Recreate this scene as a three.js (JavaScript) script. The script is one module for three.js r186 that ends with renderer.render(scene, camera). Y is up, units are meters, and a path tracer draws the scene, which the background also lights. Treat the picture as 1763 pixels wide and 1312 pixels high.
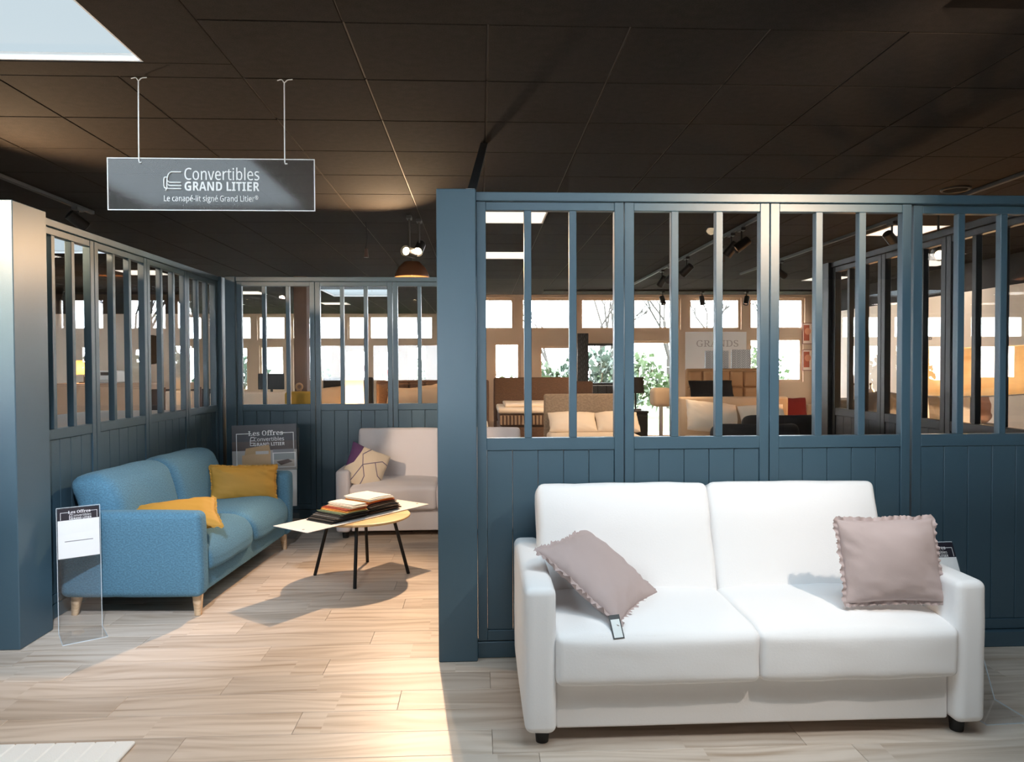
import * as THREE from 'three';
import { RectAreaLightUniformsLib } from 'three/addons/lights/RectAreaLightUniformsLib.js';
import { mergeGeometries, mergeVertices } from 'three/addons/utils/BufferGeometryUtils.js';
import { FontLoader } from 'three/addons/loaders/FontLoader.js';
import { TextGeometry } from 'three/addons/geometries/TextGeometry.js';
import { ImprovedNoise } from 'three/addons/math/ImprovedNoise.js';

// ---------------------------------------------------------------- camera, sky, exposure
const scene = new THREE.Scene();
const EYE = new THREE.Vector3(0, 1.55, 0);
const F = 1244.2, PITCH = 0.0209, YAW = 0.0446, ROLL = -0.0038;
const fwd = new THREE.Vector3(Math.sin(YAW) * Math.cos(PITCH), -Math.sin(PITCH), -Math.cos(YAW) * Math.cos(PITCH));
const rgt0 = new THREE.Vector3(Math.cos(YAW), 0, Math.sin(YAW)), up0 = rgt0.clone().cross(fwd);
const rgt = rgt0.clone().multiplyScalar(Math.cos(ROLL)).addScaledVector(up0, Math.sin(ROLL));
const upv = rgt0.clone().multiplyScalar(-Math.sin(ROLL)).addScaledVector(up0, Math.cos(ROLL));
const camera = new THREE.PerspectiveCamera(2 * Math.atan(656 / F) * 180 / Math.PI, 1763 / 1312, 0.05, 300);
camera.position.copy(EYE);
camera.quaternion.setFromRotationMatrix(new THREE.Matrix4().makeBasis(rgt, upv, fwd.clone().negate()));

const renderer = new THREE.WebGLRenderer({ antialias: true });
renderer.toneMapping = THREE.LinearToneMapping;
renderer.toneMappingExposure = 1.0;
renderer.shadowMap.enabled = true;
RectAreaLightUniformsLib.init();

scene.background = new THREE.Color(0.86, 0.94, 1.0);      // even overcast sky
scene.backgroundIntensity = 25.0;

// ceiling lights of the place: skylight diffusers (large, cool) and square LED panels (small, neutral): [x0, x1, z0, z1, kind]
const CEIL = 2.971;
const SKY_RADIANCE = 5.5, LED_RADIANCE = 8.0;

// ---------------------------------------------------------------- helpers
let seed = 12345;
const rnd = () => { seed = (seed * 1664525 + 1013904223) >>> 0; return seed / 4294967296; };
const rr = (a, b) => a + (b - a) * rnd();
const noise = new ImprovedNoise();
const nz = (x, y, z) => noise.noise(x, y, z);
const V = (x, y, z) => new THREE.Vector3(x, y, z);
const taken = {};
function numbered(name) { const k = taken[name] = (taken[name] ?? -1) + 1; return k ? name + '_' + String(k).padStart(3, '0') : name; }
function at(px, py, d) {                                   // the point seen at a pixel of the photograph, d metres in front of the camera along -z
  const k = fwd.clone().addScaledVector(rgt, (px - 881.5) / F).addScaledVector(upv, -(py - 656) / F);
  return EYE.clone().addScaledVector(k, d / -k.z);
}
function thing(name, label, category, pos = [0, 0, 0], turn = 0, group) {
  const o = new THREE.Group(); o.name = numbered(name); scene.add(o);
  o.position.set(...pos); o.rotation.y = turn; o.userData = { label, category };
  if (group) o.userData.group = group;
  return o;
}
function structure(name, pos = [0, 0, 0], turn = 0, label) {
  const o = new THREE.Group(); o.name = name; scene.add(o); o.position.set(...pos); o.rotation.y = turn;
  o.userData = { kind: 'structure' }; if (label) o.userData.label = label;
  return o;
}
function part(parent, name, geo, mat, pos, rot) {
  const m = new THREE.Mesh(geo, mat); m.name = name; m.castShadow = m.receiveShadow = true;
  if (pos) m.position.set(...pos); if (rot) m.rotation.set(...rot);
  parent.add(m); return m;
}
function copyOf(src, label, pos, turn) {
  const c = src.clone(); c.name = numbered(src.name.replace(/_\d{3}$/, '')); c.userData = { ...src.userData, label };
  scene.add(c); if (pos) c.position.set(...pos); if (turn !== undefined) c.rotation.y = turn; return c;
}
const geoCache = new Map();
function cbox(w, h, d, c = 0.003) {                        // chamfered box, 44 triangles
  const key = [w, h, d, c].map(v => v.toFixed(4)).join();
  if (geoCache.has(key)) return geoCache.get(key);
  const x = w / 2, y = h / 2, z = d / 2; c = Math.min(c, x * .6, y * .6, z * .6);
  const P = [];
  const v = (sx, sy, sz, a) => a === 0 ? [sx * x, sy * (y - c), sz * (z - c)] : a === 1 ? [sx * (x - c), sy * y, sz * (z - c)] : [sx * (x - c), sy * (y - c), sz * z];
  const tri = (a, b, d2) => {                              // wind outwards
    const n = V(...b).sub(V(...a)).cross(V(...d2).sub(V(...a))), m = V(...a).add(V(...b)).add(V(...d2));
    if (n.dot(m) < 0) P.push(...a, ...d2, ...b); else P.push(...a, ...b, ...d2);
  };
  const quad = (a, b, e, f) => { tri(a, b, e); tri(a, e, f); };
  for (const s of [-1, 1]) {
    quad(v(s, -1, -1, 0), v(s, 1, -1, 0), v(s, 1, 1, 0), v(s, -1, 1, 0));
    quad(v(-1, s, -1, 1), v(1, s, -1, 1), v(1, s, 1, 1), v(-1, s, 1, 1));
    quad(v(-1, -1, s, 2), v(1, -1, s, 2), v(1, 1, s, 2), v(-1, 1, s, 2));
    for (const t of [-1, 1]) {
      quad(v(s, t, -1, 0), v(s, t, 1, 0), v(s, t, 1, 1), v(s, t, -1, 1));
      quad(v(s, -1, t, 0), v(s, 1, t, 0), v(s, 1, t, 2), v(s, -1, t, 2));
      quad(v(-1, s, t, 1), v(1, s, t, 1), v(1, s, t, 2), v(-1, s, t, 2));
      for (const u of [-1, 1]) tri(v(s, t, u, 0), v(s, t, u, 1), v(s, t, u, 2));
    }
  }
  const g = new THREE.BufferGeometry(); g.setAttribute('position', new THREE.Float32BufferAttribute(P, 3));
  g.computeVertexNormals(); boxUV(g); geoCache.set(key, g); return g;
}
function boxUV(g) {                                        // uv in metres, by the main axis of each normal
  const p = g.attributes.position, n = g.attributes.normal, uv = new Float32Array(p.count * 2);
  for (let i = 0; i < p.count; i++) {
    const ax = Math.abs(n.getX(i)), ay = Math.abs(n.getY(i)), az = Math.abs(n.getZ(i));
    const [a, b] = ay >= ax && ay >= az ? [p.getX(i), p.getZ(i)] : ax >= az ? [p.getZ(i), p.getY(i)] : [p.getX(i), p.getY(i)];
    uv[2 * i] = a; uv[2 * i + 1] = b;
  }
  g.setAttribute('uv', new THREE.BufferAttribute(uv, 2)); return g;
}
function plainBox(w, h, d) { const k = 'b' + [w, h, d].map(v => v.toFixed(4)).join(); if (!geoCache.has(k)) geoCache.set(k, boxUV(new THREE.BoxGeometry(w, h, d))); return geoCache.get(k); }
// upholstered block: rounded box whose faces swell; deform(v) may bend it further
function soft(w, h, d, r, puff = [0, 0, 0], deform, n = 9, lumps = 0.003, sd = 1) {
  const axis = (half) => { const o = []; for (let i = 0; i <= 4; i++) o.push(-half + r * (1 - Math.cos(i / 4 * Math.PI / 2))); for (let i = 1; i < n; i++) o.push(-half + r + (2 * half - 2 * r) * i / n); for (let i = 4; i >= 0; i--) o.push(half - r * (1 - Math.cos(i / 4 * Math.PI / 2))); return o; };
  const H = [w / 2, h / 2, d / 2], A = H.map(axis), geos = [];
  for (let ax = 0; ax < 3; ax++) for (const s of [-1, 1]) {
    const a = (ax + 1) % 3, b = (ax + 2) % 3, pos = [], idx = [], na = A[a].length, nb = A[b].length;
    for (let i = 0; i < na; i++) for (let j = 0; j < nb; j++) {
      const p = [0, 0, 0]; p[ax] = s * H[ax]; p[a] = A[a][i]; p[b] = A[b][j];
      const c = p.map((v, k) => Math.max(-H[k] + r, Math.min(H[k] - r, v))), q = p.map((v, k) => v - c[k]);
      const l = Math.hypot(...q) || 1; let f = p.map((v, k) => c[k] + q[k] / l * r);
      const m = f.map((v, k) => v / H[k]);
      for (let k = 0; k < 3; k++) { const k1 = (k + 1) % 3, k2 = (k + 2) % 3; f[k] += Math.sign(m[k]) * Math.pow(Math.abs(m[k]), 2) * puff[k] * (1 - m[k1] ** 4) * (1 - m[k2] ** 4); }
      if (lumps) { const t = lumps * nz(f[0] * 6 + sd * 7.1, f[1] * 6 + sd, f[2] * 6) + lumps * .5 * nz(f[0] * 14 + sd, f[1] * 14, f[2] * 14 + sd * 3); f = f.map((v, k) => v + t * q[k] / l); }
      if (deform) f = deform(f, m);
      pos.push(...f);
    }
    for (let i = 0; i < na - 1; i++) for (let j = 0; j < nb - 1; j++) {
      const q = i * nb + j; if (s > 0) idx.push(q, q + nb, q + 1, q + 1, q + nb, q + nb + 1); else idx.push(q, q + 1, q + nb, q + 1, q + nb + 1, q + nb);
    }
    const g = new THREE.BufferGeometry(); g.setAttribute('position', new THREE.Float32BufferAttribute(pos, 3)); g.setIndex(idx); geos.push(g);
  }
  const g = mergeVertices(mergeGeometries(geos), 1e-5); g.computeVertexNormals(); return boxUV(g);
}
function pillow(w, h, t, sd = 1, n = 26, pinch = .07) {
  const pos = [], idx = [], uv = [], N = n + 1;
  for (const s of [-1, 1]) for (let i = 0; i < N; i++) for (let j = 0; j < N; j++) {
    const u = Math.sin((i / n * 2 - 1) * Math.PI / 2), v = Math.sin((j / n * 2 - 1) * Math.PI / 2);
    const f = (1 - Math.abs(u) ** 2.6) * (1 - Math.abs(v) ** 2.6);
    const edge = Math.pow(f, .5);
    let z = s * t / 2 * edge * (1 + .12 * nz(u * 1.7 + sd, v * 1.7, s * 3 + sd));
    z += s * .022 * Math.pow(f, .35) * (1 - f) * nz(u * 6 + sd * 3, v * 6, sd) * (t / .12);
    const k = .02 * w * nz(sd + u * 2, v * 2, 5.5);
    pos.push(u * w / 2 * (1 - pinch * (1 - v * v)) + k * (1 - f), v * h / 2 * (1 - pinch * (1 - u * u)) + k * .7 * (1 - f), z + .01 * nz(u * 1.2, v * 1.2, sd * 2.2));
    uv.push((u + 1) / 2, (v + 1) / 2);
  }
  for (const s of [0, 1]) for (let i = 0; i < n; i++) for (let j = 0; j < n; j++) {
    const q = s * N * N + i * N + j; if (s) idx.push(q, q + N, q + 1, q + 1, q + N, q + N + 1); else idx.push(q, q + 1, q + N, q + 1, q + N + 1, q + N);
  }
  const g = new THREE.BufferGeometry(); g.setAttribute('position', new THREE.Float32BufferAttribute(pos, 3)); g.setAttribute('uv', new THREE.Float32BufferAttribute(uv, 2)); g.setIndex(idx); g.computeVertexNormals(); return g;
}
function fringe(w, h, sd, len = .022, pinch = .07, step = .006) { // ruffled strip round a pillow's rim
  const pos = [], idx = [], per = 2 * (w + h), n = Math.round(per / step);
  for (let i = 0; i <= n; i++) {
    const s = (i % n) / n * 4, q = Math.floor(s), f = (s - q) * 2 - 1; let u, v;
    if (q === 0) [u, v] = [f, -1]; else if (q === 1) [u, v] = [1, f]; else if (q === 2) [u, v] = [-f, 1]; else [u, v] = [-1, -f];
    const k = .02 * w * nz(sd + u * 2, v * 2, 5.5);
    const x = u * w / 2 * (1 - pinch * (1 - v * v)) + k, y = v * h / 2 * (1 - pinch * (1 - u * u)) + k * .7, z = .01 * nz(u * 1.2, v * 1.2, sd * 2.2);
    const ox = (q === 1 ? 1 : q === 3 ? -1 : 0) + .35 * u, oy = (q === 2 ? 1 : q === 0 ? -1 : 0) + .35 * v, l = Math.hypot(ox, oy), L = len * (.75 + .5 * rnd());
    const wave = .004 * Math.sin(i * 1.1 + 2 * Math.sin(i * .13)) + .003 * Math.sin(i * .37 + sd);
    pos.push(x - ox / l * .006, y - oy / l * .006, z, x + ox / l * L * .5, y + oy / l * L * .5, z + wave, x + ox / l * L, y + oy / l * L, z + wave * 1.8);
    if (i < n) { const a = i * 3; idx.push(a, a + 1, a + 3, a + 1, a + 4, a + 3, a + 1, a + 2, a + 4, a + 2, a + 5, a + 4); }
  }
  const g = new THREE.BufferGeometry(); g.setAttribute('position', new THREE.Float32BufferAttribute(pos, 3)); g.setIndex(idx); g.computeVertexNormals(); return g;
}
const cyl = (r1, r2, h, s = 20) => new THREE.CylinderGeometry(r1, r2, h, s);
function tube(points, r, seg = 24, rad = 8) { return new THREE.TubeGeometry(new THREE.CatmullRomCurve3(points), seg, r, rad); }
function rod(a, b, r, s = 10) { const g = new THREE.CylinderGeometry(r, r, a.distanceTo(b), s); g.applyQuaternion(new THREE.Quaternion().setFromUnitVectors(V(0, 1, 0), b.clone().sub(a).normalize())); g.translate(...a.clone().add(b).multiplyScalar(.5).toArray()); return g; }
const moved = (g, x, y, z) => { const c = g.clone(); c.translate(x, y, z); return c; };

// ---------------------------------------------------------------- textures
function dataTex(w, h, fn, srgb = true) {
  const d = new Uint8Array(w * h * 4);
  for (let y = 0; y < h; y++) for (let x = 0; x < w; x++) { const c = fn(x / w, y / h, x, y), i = (y * w + x) * 4; d[i] = c[0]; d[i + 1] = c[1]; d[i + 2] = c[2]; d[i + 3] = 255; }
  const t = new THREE.DataTexture(d, w, h); t.magFilter = THREE.LinearFilter; t.minFilter = THREE.LinearMipmapLinearFilter; t.wrapS = t.wrapT = THREE.RepeatWrapping;
  if (srgb) t.colorSpace = THREE.SRGBColorSpace; t.needsUpdate = true; return t;
}
const mix = (a, b, t) => a.map((v, i) => v + (b[i] - v) * t), clamp = (v, a = 0, b = 1) => Math.max(a, Math.min(b, v));
function woodTex(sd, light, dark, w = 640, h = 128) {      // grain runs along u
  return dataTex(w, h, (u, v) => {
    const X = u * 6.4, Y = v * 1.0;
    const warp = nz(X * .35 + sd, Y * 1.6, sd) * .55;
    const broad = nz(X * .28 + sd * 3, Y * 5 + warp * 2, sd * 1.7);
    const fine = nz(X * .9 + sd, Y * 46 + warp * 9, sd * .3) * .5 + nz(X * 3 + sd, Y * 95, sd) * .3;
    const cath = Math.sin((Y * 9 + warp * 6 + nz(X * .22, sd, 2) * 3) * 3.1);
    const t = clamp(.42 + broad * .55 + fine * .28 + cath * .1);
    return mix(light, dark, t * t * 1.25 > 1 ? 1 : t * t * 1.25);
  });
}
function noiseTex(w, h, fn) { return dataTex(w, h, fn, false); }
const weave = noiseTex(256, 256, (u, v, x, y) => { const a = ((x >> 1) + (y >> 1)) % 2 ? 40 : 0, b = 128 + 60 * nz(x * .35, y * .35, 2) + 45 * nz(x * .09, y * .09, 7) + a; const c = clamp(b, 0, 255); return [c, c, c]; });
const grainy = noiseTex(256, 256, (u, v, x, y) => { const c = clamp(128 + 90 * nz(x * .45, y * .45, 4) + 30 * nz(x * .11, y * .11, 9), 0, 255); return [c, c, c]; });
function rep(t, k, k2 = k) { const c = t.clone(); c.repeat.set(k, k2); c.needsUpdate = true; return c; }
function fabricTone(base, amp, sc = 1, tint = [1, 1, 1]) {  // mottled yarn colours
  return dataTex(256, 256, (u, v, x, y) => { const k = 1 + amp * (nz(x * .31 * sc, y * .31 * sc, 3) + .6 * nz(x * .07 * sc, y * .1 * sc, 8)); return base.map((c, i) => clamp(c * (1 + (k - 1) * tint[i]), 0, 255)); });
}
function std(color, roughness = .8, o = {}) { return new THREE.MeshStandardMaterial({ color, roughness, ...o }); }
function phys(color, roughness = .8, o = {}) { return new THREE.MeshPhysicalMaterial({ color, roughness, ...o }); }
function canvasTex(w, h, draw) { const c = document.createElement('canvas'); c.width = w; c.height = h; draw(c.getContext('2d'), w, h); const t = new THREE.CanvasTexture(c); t.colorSpace = THREE.SRGBColorSpace; return t; }

// ---------------------------------------------------------------- materials
const M = {};
M.paint = std('#435b68', .38, { bumpMap: rep(grainy, 3), bumpScale: .0004 });     // blue-grey satin paint of the partitions
M.pillarPaint = M.paint;
M.paintBlack = std('#1e2022', .45);
M.glass = phys('#ffffff', 0, { transmission: 1, thickness: 0, ior: 1.5, specularIntensity: .45 });
M.acrylic = phys('#ffffff', .02, { transmission: 1, thickness: 0, ior: 1.49 });
M.acrylicEdge = phys('#e9f1f6', .25, { transmission: .3, thickness: 0 });
M.signSheet = phys('#b9b6b4', .08, { transmission: .9, thickness: 0, ior: 1.49 });
M.white = std('#f4f4f4', .6);
M.print = std('#ffffff', .5);
M.tile = phys('#ffffff', .95, { specularIntensity: .25, map: rep(dataTex(256, 256, (u, v, x, y) => { const k = 1 + .22 * nz(x * .5, y * .5, 1) + .1 * nz(x * .06, y * .06, 5); return [42 * k, 37 * k, 33 * k]; }), 1.6), bumpMap: rep(grainy, 4), bumpScale: .0012 });
M.tileDark = std('#26211e', .95);
M.tbar = std('#4a3f36', .7);
M.black = std('#121212', .5);
M.blackMatt = std('#171615', .85);
M.steel = std('#c9c9c9', .3, { metalness: .9 });
M.whiteFabric = phys('#f1efee', .85, { sheen: .3, sheenRoughness: .6, bumpMap: rep(weave, 5), bumpScale: .0006 });
M.beigeFabric = phys('#d6cfd0', .9, { sheen: .3, sheenRoughness: .6, bumpMap: rep(weave, 5), bumpScale: .0008 });
M.blueFabric = phys('#ffffff', .92, { map: rep(fabricTone([86, 129, 153], .24), 5), sheen: .45, sheenRoughness: .5, sheenColor: new THREE.Color('#8fb6c8'), bumpMap: rep(weave, 8), bumpScale: .0012 });
M.pinkVelvet = phys('#b3a29f', .8, { sheen: .5, sheenRoughness: .45, sheenColor: new THREE.Color('#d8c8c4'), bumpMap: rep(grainy, 1.5), bumpScale: .0005 });
M.ochreVelvet = phys('#b98a35', .7, { sheen: 1, sheenRoughness: .35, sheenColor: new THREE.Color('#f2d488'), bumpMap: rep(grainy, 1.5), bumpScale: .0006 });
M.legWood = std('#ffffff', .55, { map: woodTex(9.3, [226, 196, 160], [190, 150, 110], 128, 64) });
M.oak = std('#ffffff', .45, { map: rep(woodTex(4.4, [232, 200, 148], [205, 164, 108], 256, 128), 1.2) });
M.blackMetal = std('#1d1c1c', .45, { metalness: .3 });
M.wallBeige = std('#cdbba6', .85, { bumpMap: rep(grainy, 2), bumpScale: .0005 });
M.wallCream = std('#dcd2c4', .85, { bumpMap: rep(grainy, 2), bumpScale: .0005 });
M.wallDark = std('#1f1c1a', .9);
M.frameBrown = std('#cbb095', .55);
const lit = (c, k) => new THREE.MeshStandardMaterial({ color: '#000000', roughness: 1, emissive: new THREE.Color(c), emissiveIntensity: k });
M.skyPanel = lit('#d3e6f0', .86);
M.ledPanel = lit('#fff6e6', 1.25);
M.bulb = lit('#ffe2b8', 14);

// ---------------------------------------------------------------- floor: planks 1.28 x 0.195 m
const floor = structure('floor');
const woods = [1.3, 2.9, 5.7, 8.1, 11.2, 13.7].map((s, i) => { const k = [1, .97, 1.03, .95, 1.01, .98][i]; return std('#ffffff', .42, { map: woodTex(s, [216, 200, 185].map(v => v * k), [169, 146, 125].map(v => v * k)) }); });
{
  const PL = 1.28, PW = .1955, z0 = -2.8575, offs = [-1.235, -.80, -1.66, -1.235, -.797, -1.16, -.62, -1.42, -.95, -.5];
  const near = [], far = [];
  for (let r = -45; r < 90; r++) {
    const zc = z0 - PW * (r + .5), off = offs[((r % 10) + 10) % 10] + (r < 0 || r > 9 ? ((r * 37) % 13) * .05 : 0);
    for (let k = -9; k < 7; k++) {
      const x0 = off + PL * k, xc = x0 + PL / 2;
      if (xc < -11 || xc > 7.4 || zc < -20.2 || zc > 4.6 || (xc > -.3 && zc < -14.7)) continue;
      const vis = zc < -2.5 && zc > -7.5 && xc > -3.9 && xc < 3.9 && !(zc < -3.9 && xc > 1.0);
      (vis ? near : far).push([xc, zc, (r * 5 + k * 3 + 60) % 6, ((r * 7 + k * 11) % 8 + 8) % 8]);
    }
  }
  const g = (v) => { const q = cbox(PL - .0016, .012, PW - .0014, .0012).clone(), p = q.attributes.position, uv = q.attributes.uv; for (let i = 0; i < p.count; i++) uv.setXY(i, (p.getX(i) / PL + .5) * (v % 2 ? 1 : -1) + v * .13, (p.getZ(i) / PW + .5) * (v > 3 ? .97 : -.97)); return q; };
  const variants = [...Array(8)].map((_, v) => g(v));
  for (const [x, z, m, v] of near) part(floor, 'plank', variants[v], woods[m], [x, -.006, z]);
  for (let m = 0; m < 6; m++) {
    const o = part(floor, 'plank_field', mergeGeometries(far.filter(f => f[2] === m).map(([x, z, , v]) => moved(variants[v], x, -.006, z))), woods[m]);
    o.userData.kind = 'stuff';
  }
  part(floor, 'subfloor', plainBox(18.6, .1, 18.9), std('#6b5844', .9), [-2.1, -.063, -5.2]); part(floor, 'subfloor', plainBox(11.1, .1, 5.3), std('#6b5844', .9), [-5.85, -.063, -17.3]);
}

// ---------------------------------------------------------------- ceiling: 0.6 m tiles on a T-bar grid
const ceiling = structure('ceiling');
const TX = -1.758, TZ = -3.6445;
const SKYLIGHTS = [[-2.96, -1.56, -3.48, -.62], [.042, 1.842, -2.62, -1.02], [-6.3, -4.2, -9.3, -7.5], [-2.96, -1.66, -14.9, -13.5]];
const LEDCELLS = [[3, 5], [3, 9], [12, 13], [10, 6], [13, 10], [-5, 17], [-8, 8], [-12, 10], [-6, 12], [12, 4], [-11, 14], [-3, 21], [-7, 21]];
{
  const inLight = (x, z) => SKYLIGHTS.some(([a, b, c, d]) => x > a - .3 && x < b + .3 && z > c - .3 && z < d + .3) || LEDCELLS.some(([i, j]) => Math.abs(x - (TX + .6 * (i + .5))) < .1 && Math.abs(z - (TZ - .6 * (j + .5))) < .1);
  const gt = cbox(.592, .016, .592, .003), cells = [];
  for (let i = -16; i < 15; i++) for (let j = -17; j < 29; j++) {
    const x = TX + .6 * (i + .5), z = TZ - .6 * (j + .5);
    if (x > 7 || x < -11.2 || z < -20 || z > 4.3 || (x > -.4 && z < -14.7) || inLight(x, z)) continue;
    const v = x + 0, d = -z, vis = d > 2.5 && d < 12.5 && Math.abs(x - .04 * d) < .78 * d && !(d > 8 && x > 1.2);
    cells.push([x, z, vis]);
  }
  let n = 0; const rest = [];
  cells.sort((a, b) => Math.hypot(a[0], a[1] * 1) - Math.hypot(b[0], b[1]));
  for (const [x, z, vis] of cells) if (vis && n < 300) { n++; part(ceiling, 'ceiling_tile', gt, (n * 7919) % 97 === 5 ? M.tileDark : M.tile, [x, CEIL + .009, z]); } else rest.push(moved(gt, x, CEIL + .009, z));
  part(ceiling, 'tile_field', mergeGeometries(rest), M.tile).userData.kind = 'stuff';
  // tiles cut round the skylights: a plain border board with an opening
  for (const [a, b, c, d] of SKYLIGHTS) {
    const cellsIn = (v, o, s) => o + s * Math.floor((v - o) / s);
    const X0 = TX + .6 * Math.ceil((a - .3 - TX) / .6 - .5), X1 = TX + .6 * Math.floor((b + .3 - TX) / .6 + .5), Z0 = TZ + .6 * Math.ceil((c - .3 - TZ) / .6 - .5), Z1 = TZ + .6 * Math.floor((d + .3 - TZ) / .6 + .5);
    const border = (x0, x1, z0, z1) => { if (x1 - x0 > .01 && z1 - z0 > .01) part(ceiling, 'ceiling_tile', cbox(x1 - x0, .016, z1 - z0, .003), M.tile, [(x0 + x1) / 2, CEIL + .009, (z0 + z1) / 2]); };
    border(X0, X1, Z0, c); border(X0, X1, d, Z1); border(X0, a, c, d); border(b, X1, c, d);
  }
  // break the bars at the skylights
  const pieces = [];
  for (let i = -16; i <= 15; i++) { const x = TX + .6 * i; if (x < -11.3 || x > 7) continue; let segs = [[x > -.5 ? -14.6 : -19.8, 4.2]]; for (const [a, b, c, d] of SKYLIGHTS) if (x > a - .02 && x < b + .02) segs = segs.flatMap(([s, e]) => [[s, Math.min(e, c)], [Math.max(s, d), e]].filter(([p, q]) => q > p)); for (const [s, e] of segs) pieces.push(moved(plainBox(.022, .012, e - s), x, CEIL + .0125, (s + e) / 2)); }
  for (let j = -17; j <= 28; j++) { const z = TZ - .6 * j; if (z > 4.2) continue; let segs = [[-11.2, z < -14.6 ? -.5 : 6.9]]; for (const [a, b, c, d] of SKYLIGHTS) if (z > c - .02 && z < d + .02) segs = segs.flatMap(([s, e]) => [[s, Math.min(e, a)], [Math.max(s, b), e]].filter(([p, q]) => q > p)); for (const [s, e] of segs) pieces.push(moved(plainBox(e - s, .012, .022), (s + e) / 2, CEIL + .0125, z)); }
  part(ceiling, 'tile_grid', mergeGeometries(pieces), M.tbar).userData.kind = 'stuff';
  part(ceiling, 'slab', plainBox(18.3, .1, 19.0), M.wallDark, [-2.15, CEIL + .42, -5.2]); part(ceiling, 'slab', plainBox(10.9, .1, 5.2), M.wallDark, [-5.85, CEIL + .42, -17.25]);
}
function areaLight(parent, w, h, x, y, z, color, k) { const l = new THREE.RectAreaLight(color, k, w, h); l.position.set(x, y, z); l.rotation.x = -Math.PI / 2; parent.add(l); }
const skyWhere = ['large cool white skylight panel in the ceiling above the hanging sign', 'skylight panel above the white sofa, out of view', 'pale skylight seen through the left glazed partition', 'pale skylight seen through the far glazed partition of the booth'];
SKYLIGHTS.forEach(([a, b, c, d], i) => {
  const t = thing('skylight', skyWhere[i], 'skylight', [(a + b) / 2, CEIL, (c + d) / 2], 0, 'skylight diffusers');
  const w = b - a, h = d - c;
  part(t, 'diffuser', plainBox(w - .02, .01, h - .02), M.skyPanel, [0, .045, 0]);
  const f = (x, z, ww, hh) => part(t, 'frame', cbox(ww, .05, hh, .002), M.white, [x, .03, z]);
  f(0, -h / 2 + .006, w, .012); f(0, h / 2 - .006, w, .012); f(-w / 2 + .006, 0, .012, h - .024); f(w / 2 - .006, 0, .012, h - .024);
  areaLight(t, w - .06, h - .06, 0, .03, 0, '#cfe4f2', SKY_RADIANCE * [.75, 1.4, .5, .5][i]);
});
const ledWords = { '3,5': 'square ceiling light panel seen through the top left pane of the main partition', '3,9': 'bright ceiling light strip seen below the square panel in the main partition', '12,13': 'flat ceiling light panel seen beside the black side partition' };
LEDCELLS.forEach(([i, j], n) => {
  const t = thing('ceiling_light_panel', ledWords[i + ',' + j] || 'square white light panel set in the dark tiled ceiling of the shop', 'ceiling light', [TX + .6 * (i + .5), CEIL, TZ - .6 * (j + .5)], 0, 'square ceiling light panels');
  part(t, 'diffuser', plainBox(.56, .01, .56), M.ledPanel, [0, .008, 0]);
  for (const s of [-1, 1]) { part(t, 'frame', cbox(.592, .016, .016, .002), M.white, [0, .009, s * .288]); part(t, 'frame', cbox(.016, .016, .56, .002), M.white, [s * .288, .009, 0]); }
  areaLight(t, .55, .55, 0, .001, 0, '#fff6ec', LED_RADIANCE);
});

// ---------------------------------------------------------------- glazed partitions
const PP = .785, PTOP = 2.368, PBOT = 1.168;
function partition(name, pos, turn, list, o = {}) {        // local x runs along the wall; list holds the start of each panel
  const w = structure(name, pos, turn, o.label), T = .05;
  for (const [u0, len, back = 0] of list) {
    const L = len - .005, sw = .05, x0 = u0 + .0025, x1 = x0 + L;
    const add = (n, a, b, y0, y1, t, m = o.mat || M.paint, z = 0) => part(w, n, cbox(b - a, y1 - y0, t, .0025), m, [(a + b) / 2, (y0 + y1) / 2, z - back]);
    add('stile', x0, x0 + sw, .09, 2.412, T); add('stile', x1 - sw, x1, .09, 2.412, T);
    const a = x0 + sw, b = x1 - sw;
    add('rail', a, b, PTOP, 2.411, T - .004); add('rail', a, b, 1.103, PBOT, T - .004); add('rail', a, b, .09, .145, T - .004);
    const bw = .0385, gw = (b - a - 2 * bw) / 3;
    for (let i = 0; i < 3; i++) {
      const g0 = a + i * (gw + bw);
      part(w, 'pane', plainBox(gw + .01, PTOP - PBOT + .01, .005), M.glass, [g0 + gw / 2, (PTOP + PBOT) / 2, -back]);
      if (i < 2) add('glazing_bar', g0 + gw, g0 + gw + bw, PBOT, PTOP, T - .008);
    }
    const n = 5, bwid = (b - a) / n;
    for (let i = 0; i < n; i++) add('board', a + i * bwid + .0012, a + (i + 1) * bwid - .0012, .146, 1.102, .030);
  }
  const e0 = list[0][0], e1 = list.at(-1)[0] + list.at(-1)[1];
  if (o.header !== false) part(w, 'header', cbox(e1 - e0, .046, .075, .003), o.mat || M.paint, [(e0 + e1) / 2, 2.437, 0]);
  part(w, 'plinth', cbox(e1 - e0, .085, .062, .003), o.mat || M.paint, [(e0 + e1) / 2, .0435, 0]);
  return w;
}
const row = (s, n, back = {}) => [...Array(n)].map((_, i) => [s + i * PP, PP, back[i] || 0]);
const wallFront = partition('wall_front', [0, 0, -3.835], 0, [[-.017, PP], [.768, PP], [1.553, PP - .006], [2.352, PP, .022], [3.137, PP], [3.922, PP]], { label: 'blue-grey glazed timber partition behind the white sofa' });
part(wallFront, 'post', cbox(.204, 2.466, .16, .004), M.pillarPaint, [-.1185, 1.234, -.005]);
const wallLeft = partition('wall_left', [-2.657, 0, -7.44], -Math.PI / 2, [[.03, PP - .03], [PP, PP], [2 * PP, PP], [3 * PP, PP - .06]], { label: 'blue-grey glazed timber partition behind the blue sofa' });
wallLeft.position.set(-2.657, 0, -7.44); wallLeft.rotation.y = -Math.PI / 2;
part(wallLeft, 'post', cbox(.31, 2.46, .9, .004), M.pillarPaint, [3.235, 1.231, .32]);
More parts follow.
